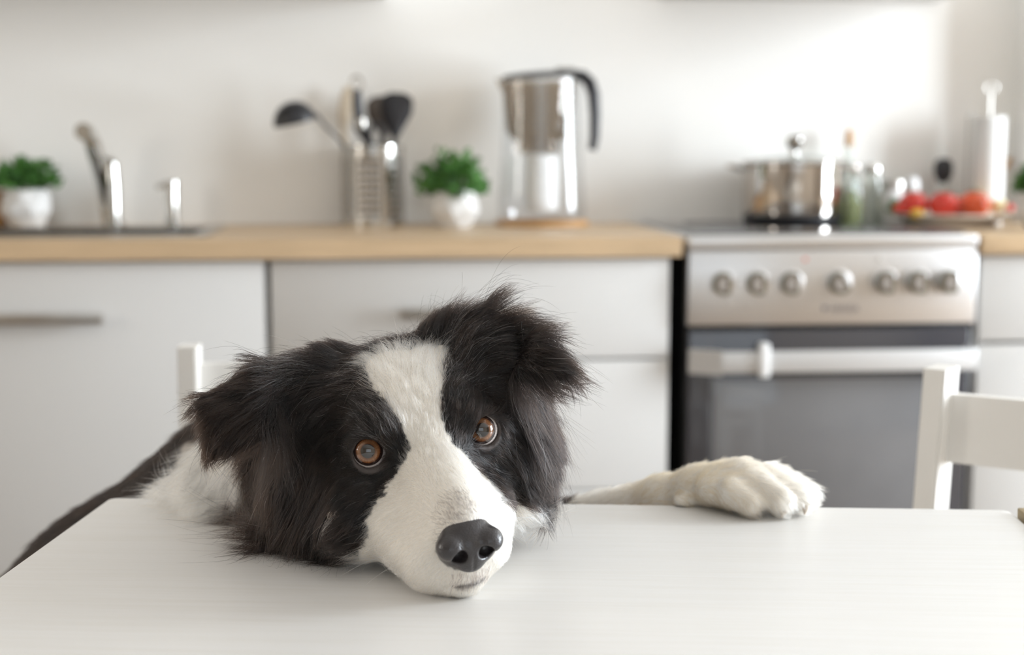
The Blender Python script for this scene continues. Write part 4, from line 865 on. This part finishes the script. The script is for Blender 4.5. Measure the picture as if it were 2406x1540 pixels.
def grow(NH, w_, len_mul, lift_mul, rad, npts, clump_n, seed, col_fn=None, jitter=.22, droop=.25, clump=.65):
    rg = np.random.default_rng(seed); k = rg.choice(len(w_), NH, p=w_/w_.sum()); u, v = rg.random(NH), rg.random(NH); m = u + v > 1; u[m], v[m] = 1-u[m], 1-v[m]
    root = ta[k] + u[:, None]*(tb[k]-ta[k]) + v[:, None]*(tc_[k]-ta[k]); t3 = tri_a[k]
    nn = NRM[t3[:, 0]]*(1-u-v)[:, None] + NRM[t3[:, 1]]*u[:, None] + NRM[t3[:, 2]]*v[:, None]; nn /= np.linalg.norm(nn, axis=1)[:, None] + 1e-9
    D = np.empty((NH, 3)); LN = np.empty((NH, 2))
    for s in range(0, NH, 20000):
        X = root[s:s+20000]; d2 = ((X[:, None, :] - fp[None])**2).sum(-1) + 1e-6; W = 1/d2**1.7; W /= W.sum(1)[:, None]; D[s:s+20000] = W @ fd; LN[s:s+20000] = W @ fl
    D += rg.normal(0, jitter*.5, D.shape); D -= nn*(D*nn).sum(1)[:, None]; D /= np.linalg.norm(D, axis=1)[:, None] + 1e-9
    ln = LN[:, 0]*len_mul*rg.uniform(.65, 1.15, NH); lift = LN[:, 1]*lift_mul*rg.uniform(.6, 1.5, NH)
    s_ = np.linspace(0, 1, npts)[None, :, None]
    bend = rg.normal(0, .14, (NH, 3))
    pts = root[:, None, :] + ln[:, None, None]*(D[:, None, :]*s_ + nn[:, None, :]*(lift[:, None, None]*(s_*1.25 - .75*s_**2)) + bend[:, None, :]*s_**2)
    pts[:, :, 2] -= (np.maximum(ln - .014, 0)*droop)[:, None]*s_[:, :, 0]**2
    if clump_n:                                            # draw neighbouring strands together into locks
        ci = rg.choice(NH, clump_n, replace=False); kd = KDTree(clump_n)
        for i, j in enumerate(ci): kd.insert(Vector(root[j]), i)
        kd.balance(); own = np.array([ci[kd.find(Vector(p))[1]] for p in root])
        dist_ = np.linalg.norm(root - root[own], axis=1); a = (clump*np.clip(ln/.012, .25, 1)*(dist_ < .014))[:, None, None]*s_**1.3
        tgt = root[own][:, None, :] + (pts[own] - root[own][:, None, :])*np.clip(ln/ln[own], .4, 1.4)[:, None, None]
        pts = pts*(1-a) + tgt*a
    # stay above the table
    P2 = pts.reshape(-1, 3); lx, ly = over_table(P2); on = (lx > -.004) & (lx < TW + .004) & (ly < .004) & (P2[:, 2] < TZ + .0008) & (P2[:, 2] > TZ - .06); P2[on, 2] = TZ + .0008 + rg.random(on.sum())*.0008
    wv, tan = coat(root); return pts, wv, tan, ln, root, rg
def fur_object(name, pts, cols, rad, label=None):
    NH, npts = pts.shape[:2]; cu = bpy.data.hair_curves.new(name); cu.add_curves([npts]*NH)
    cu.points.foreach_set('position', pts.astype(np.float32).ravel())
    ra = cu.attributes.get('radius') or cu.attributes.new('radius', 'FLOAT', 'POINT')
    prof = np.array([1.0]*(npts-2) + [.75, .25]) if npts > 3 else np.linspace(1, .2, npts)
    ra.data.foreach_set('value', (rad[:, None]*prof[None, :]).astype(np.float32).ravel())
    ca = cu.attributes.new('hcol', 'FLOAT_COLOR', 'CURVE'); ca.data.foreach_set('color', np.c_[cols, np.ones(NH)].astype(np.float32).ravel())
    o = bpy.data.objects.new(name, cu); COL.objects.link(o); o.parent = dog; cu.materials.append(FURM); o['kind'] = 'stuff'
    if label: o['label'] = label
    return o
FURM = bpy.data.materials.new('dog_hair'); FURM.use_nodes = True; nt = FURM.node_tree; nt.nodes.remove(nt.nodes['Principled BSDF'])
hb_ = nt.nodes.new('ShaderNodeBsdfHairPrincipled'); hb_.model = 'CHIANG'; hb_.parametrization = 'COLOR'; hb_.inputs['Roughness'].default_value = .26; hb_.inputs['Radial Roughness'].default_value = .45; hb_.inputs['IOR'].default_value = 1.42; hb_.inputs['Random Roughness'].default_value = .2
a_ = nt.nodes.new('ShaderNodeAttribute'); a_.attribute_name = 'hcol'; nt.links.new(a_.outputs['Color'], hb_.inputs['Color']); nt.links.new(hb_.outputs[0], nt.nodes['Material Output'].inputs['Surface'])
def colour(wv, tan, ln, rg, root):
    n = len(wv); b = BLACK + (BROWN - BLACK)*np.clip(tan*rg.uniform(.2, 1.2, n), 0, 1)[:, None]
    w_ = WHITE*rg.uniform(.78, 1.07, n)[:, None]*np.where(rg.random(n) < .3, 1, 0)[:, None]*np.array([1, .93, .82]) + 0; w0 = WHITE*rg.uniform(.85, 1.07, n)[:, None]; w_ = np.where(w_ > 0, w_, w0); px, py, d = proj_arr(root)
    paw = np.clip((px-1400)/100, 0, 1)*np.clip(.95 - (px-1660)/260, .08, .9); w_ = w_*(1-paw[:, None]) + np.array([.46, .32, .18])*paw[:, None]  # cream paw hair, with its shaded left side painted in as tan
    c = np.where(wv[:, None], w_, b); grey = (~wv) & (rg.random(n) < .008); c[grey] = (.35, .33, .32)
    br = np.clip(1.25 - np.hypot((px-915)/70, (py-995)/65), 0, 1)*.35 + np.clip(1.2 - np.hypot((px-1075)/60, (py-860)/110), 0, 1)*.22 + np.clip(1.2 - np.hypot((px-690)/65, (py-850)/55), 0, 1)*.55 + np.clip(1.1 - np.hypot((px-855)/60, (py-880)/70), 0, 1)*.2 + np.clip(1.1-np.hypot((px-1120)/60, (py-1110)/40), 0, 1)*.25  # grey hairs along brow and blaze; those at left ear base paint its sheen
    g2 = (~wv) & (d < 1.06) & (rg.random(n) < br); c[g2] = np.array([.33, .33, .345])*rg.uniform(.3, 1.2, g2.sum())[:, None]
    q = toL(root); lip = (q[:, 1] > 6.4) & (q[:, 2] < -4.5) & (q[:, 2] > -5.8) & (np.abs(q[:, 0] - .1) < 1.3) & (rg.random(n) < .30); c[lip] = (.10, .075, .07)
    ch = (q[:, 1] > 6.0) & (q[:, 2] < -6.6) & (rg.random(n) < .5); c[ch] = (.12, .08, .06)
    tn = np.hypot(q[:, 0]/1.7, (q[:, 1]-7.2)/1.5); top = (q[:, 2] > -3.0) & (rg.random(n) < np.clip(1.35-tn*1.2, 0, .95)); c[top] = np.array([.13, .118, .113])*rg.uniform(.6, 1.3, top.sum())[:, None]
    return c
NFUR = 300000
pts, wv, tan, ln, root, rg = grow(NFUR, wgt, 1.0, 1.0, None, 6, 9000, 5)
cols = colour(wv, tan, ln, rg, root); rad = np.where(ln > .02, .000085, .000075)*rg.uniform(.8, 1.2, len(ln))
fur_object('fur', pts, cols, rad)
# loose wispy hairs standing out of the coat
wl = wgt*np.where((ds < 1.09) & (ezc > 2.2) & ~((qloc[:, 1] > 1.0) & (np.abs(qloc[:, 0]) < 3.5)), 1, .04)
pts, wv, tan, ln, root, rg = grow(5000, wl, 1.45, 1.6, None, 8, 0, 9, jitter=.5)
fur_object('fur', pts, colour(wv, tan, ln, rg, root), np.full(len(ln), .00005))
# whiskers
wp = []
for px, py, ex, ey, s in ((1195, 1240, 1290, 1205, 1), (1200, 1262, 1300, 1262, 1), (1203, 1285, 1305, 1300, 1), (1205, 1300, 1290, 1335, 1), (1190, 1225, 1265, 1222, 1), (930, 1300, 800, 1355, -1), (950, 1320, 850, 1385, -1), (900, 1280, 790, 1320, -1), (925, 1010, 850, 945, -1)):
    h = BVH.ray_cast(Vector(CC), Vector(ray(px, py)).normalized()); a = np.array(h[0]) if h[0] is not None else P(px, py, .93); d0 = (a - CC) @ FW; b = P(ex, ey, d0 + .02); b[2] = max(b[2], TZ + .002)
    m = (a + b)/2 + UP*.004; t_ = np.linspace(0, 1, 10)[:, None]; wp.append(a*(1-t_)**2 + 2*m*t_*(1-t_) + b*t_**2)
fur_object('whisker', np.array(wp), np.tile([.80, .78, .75], (len(wp), 1)), np.full(len(wp), .00011), 'long fine white whisker hairs')
# claws
for px, py, d, ex, ey in ((1772, 1192, 1.092, 1776, 1214), (1838, 1196, 1.094, 1836, 1216), (1880, 1192, 1.104, 1890, 1210)):
    a = P(px, py, d); b = onz(ex, ey, TZ + .003); bm = BM(); m = (a + b)/2 + np.array([.002, -.002, .003]); tube(bm, [a, m, b], [.0034, .0028, .0008], 10); c = obj('claw', bm, mat('dog_claw', (.50, .42, .34), .35, var=.1, scale=80), dog);
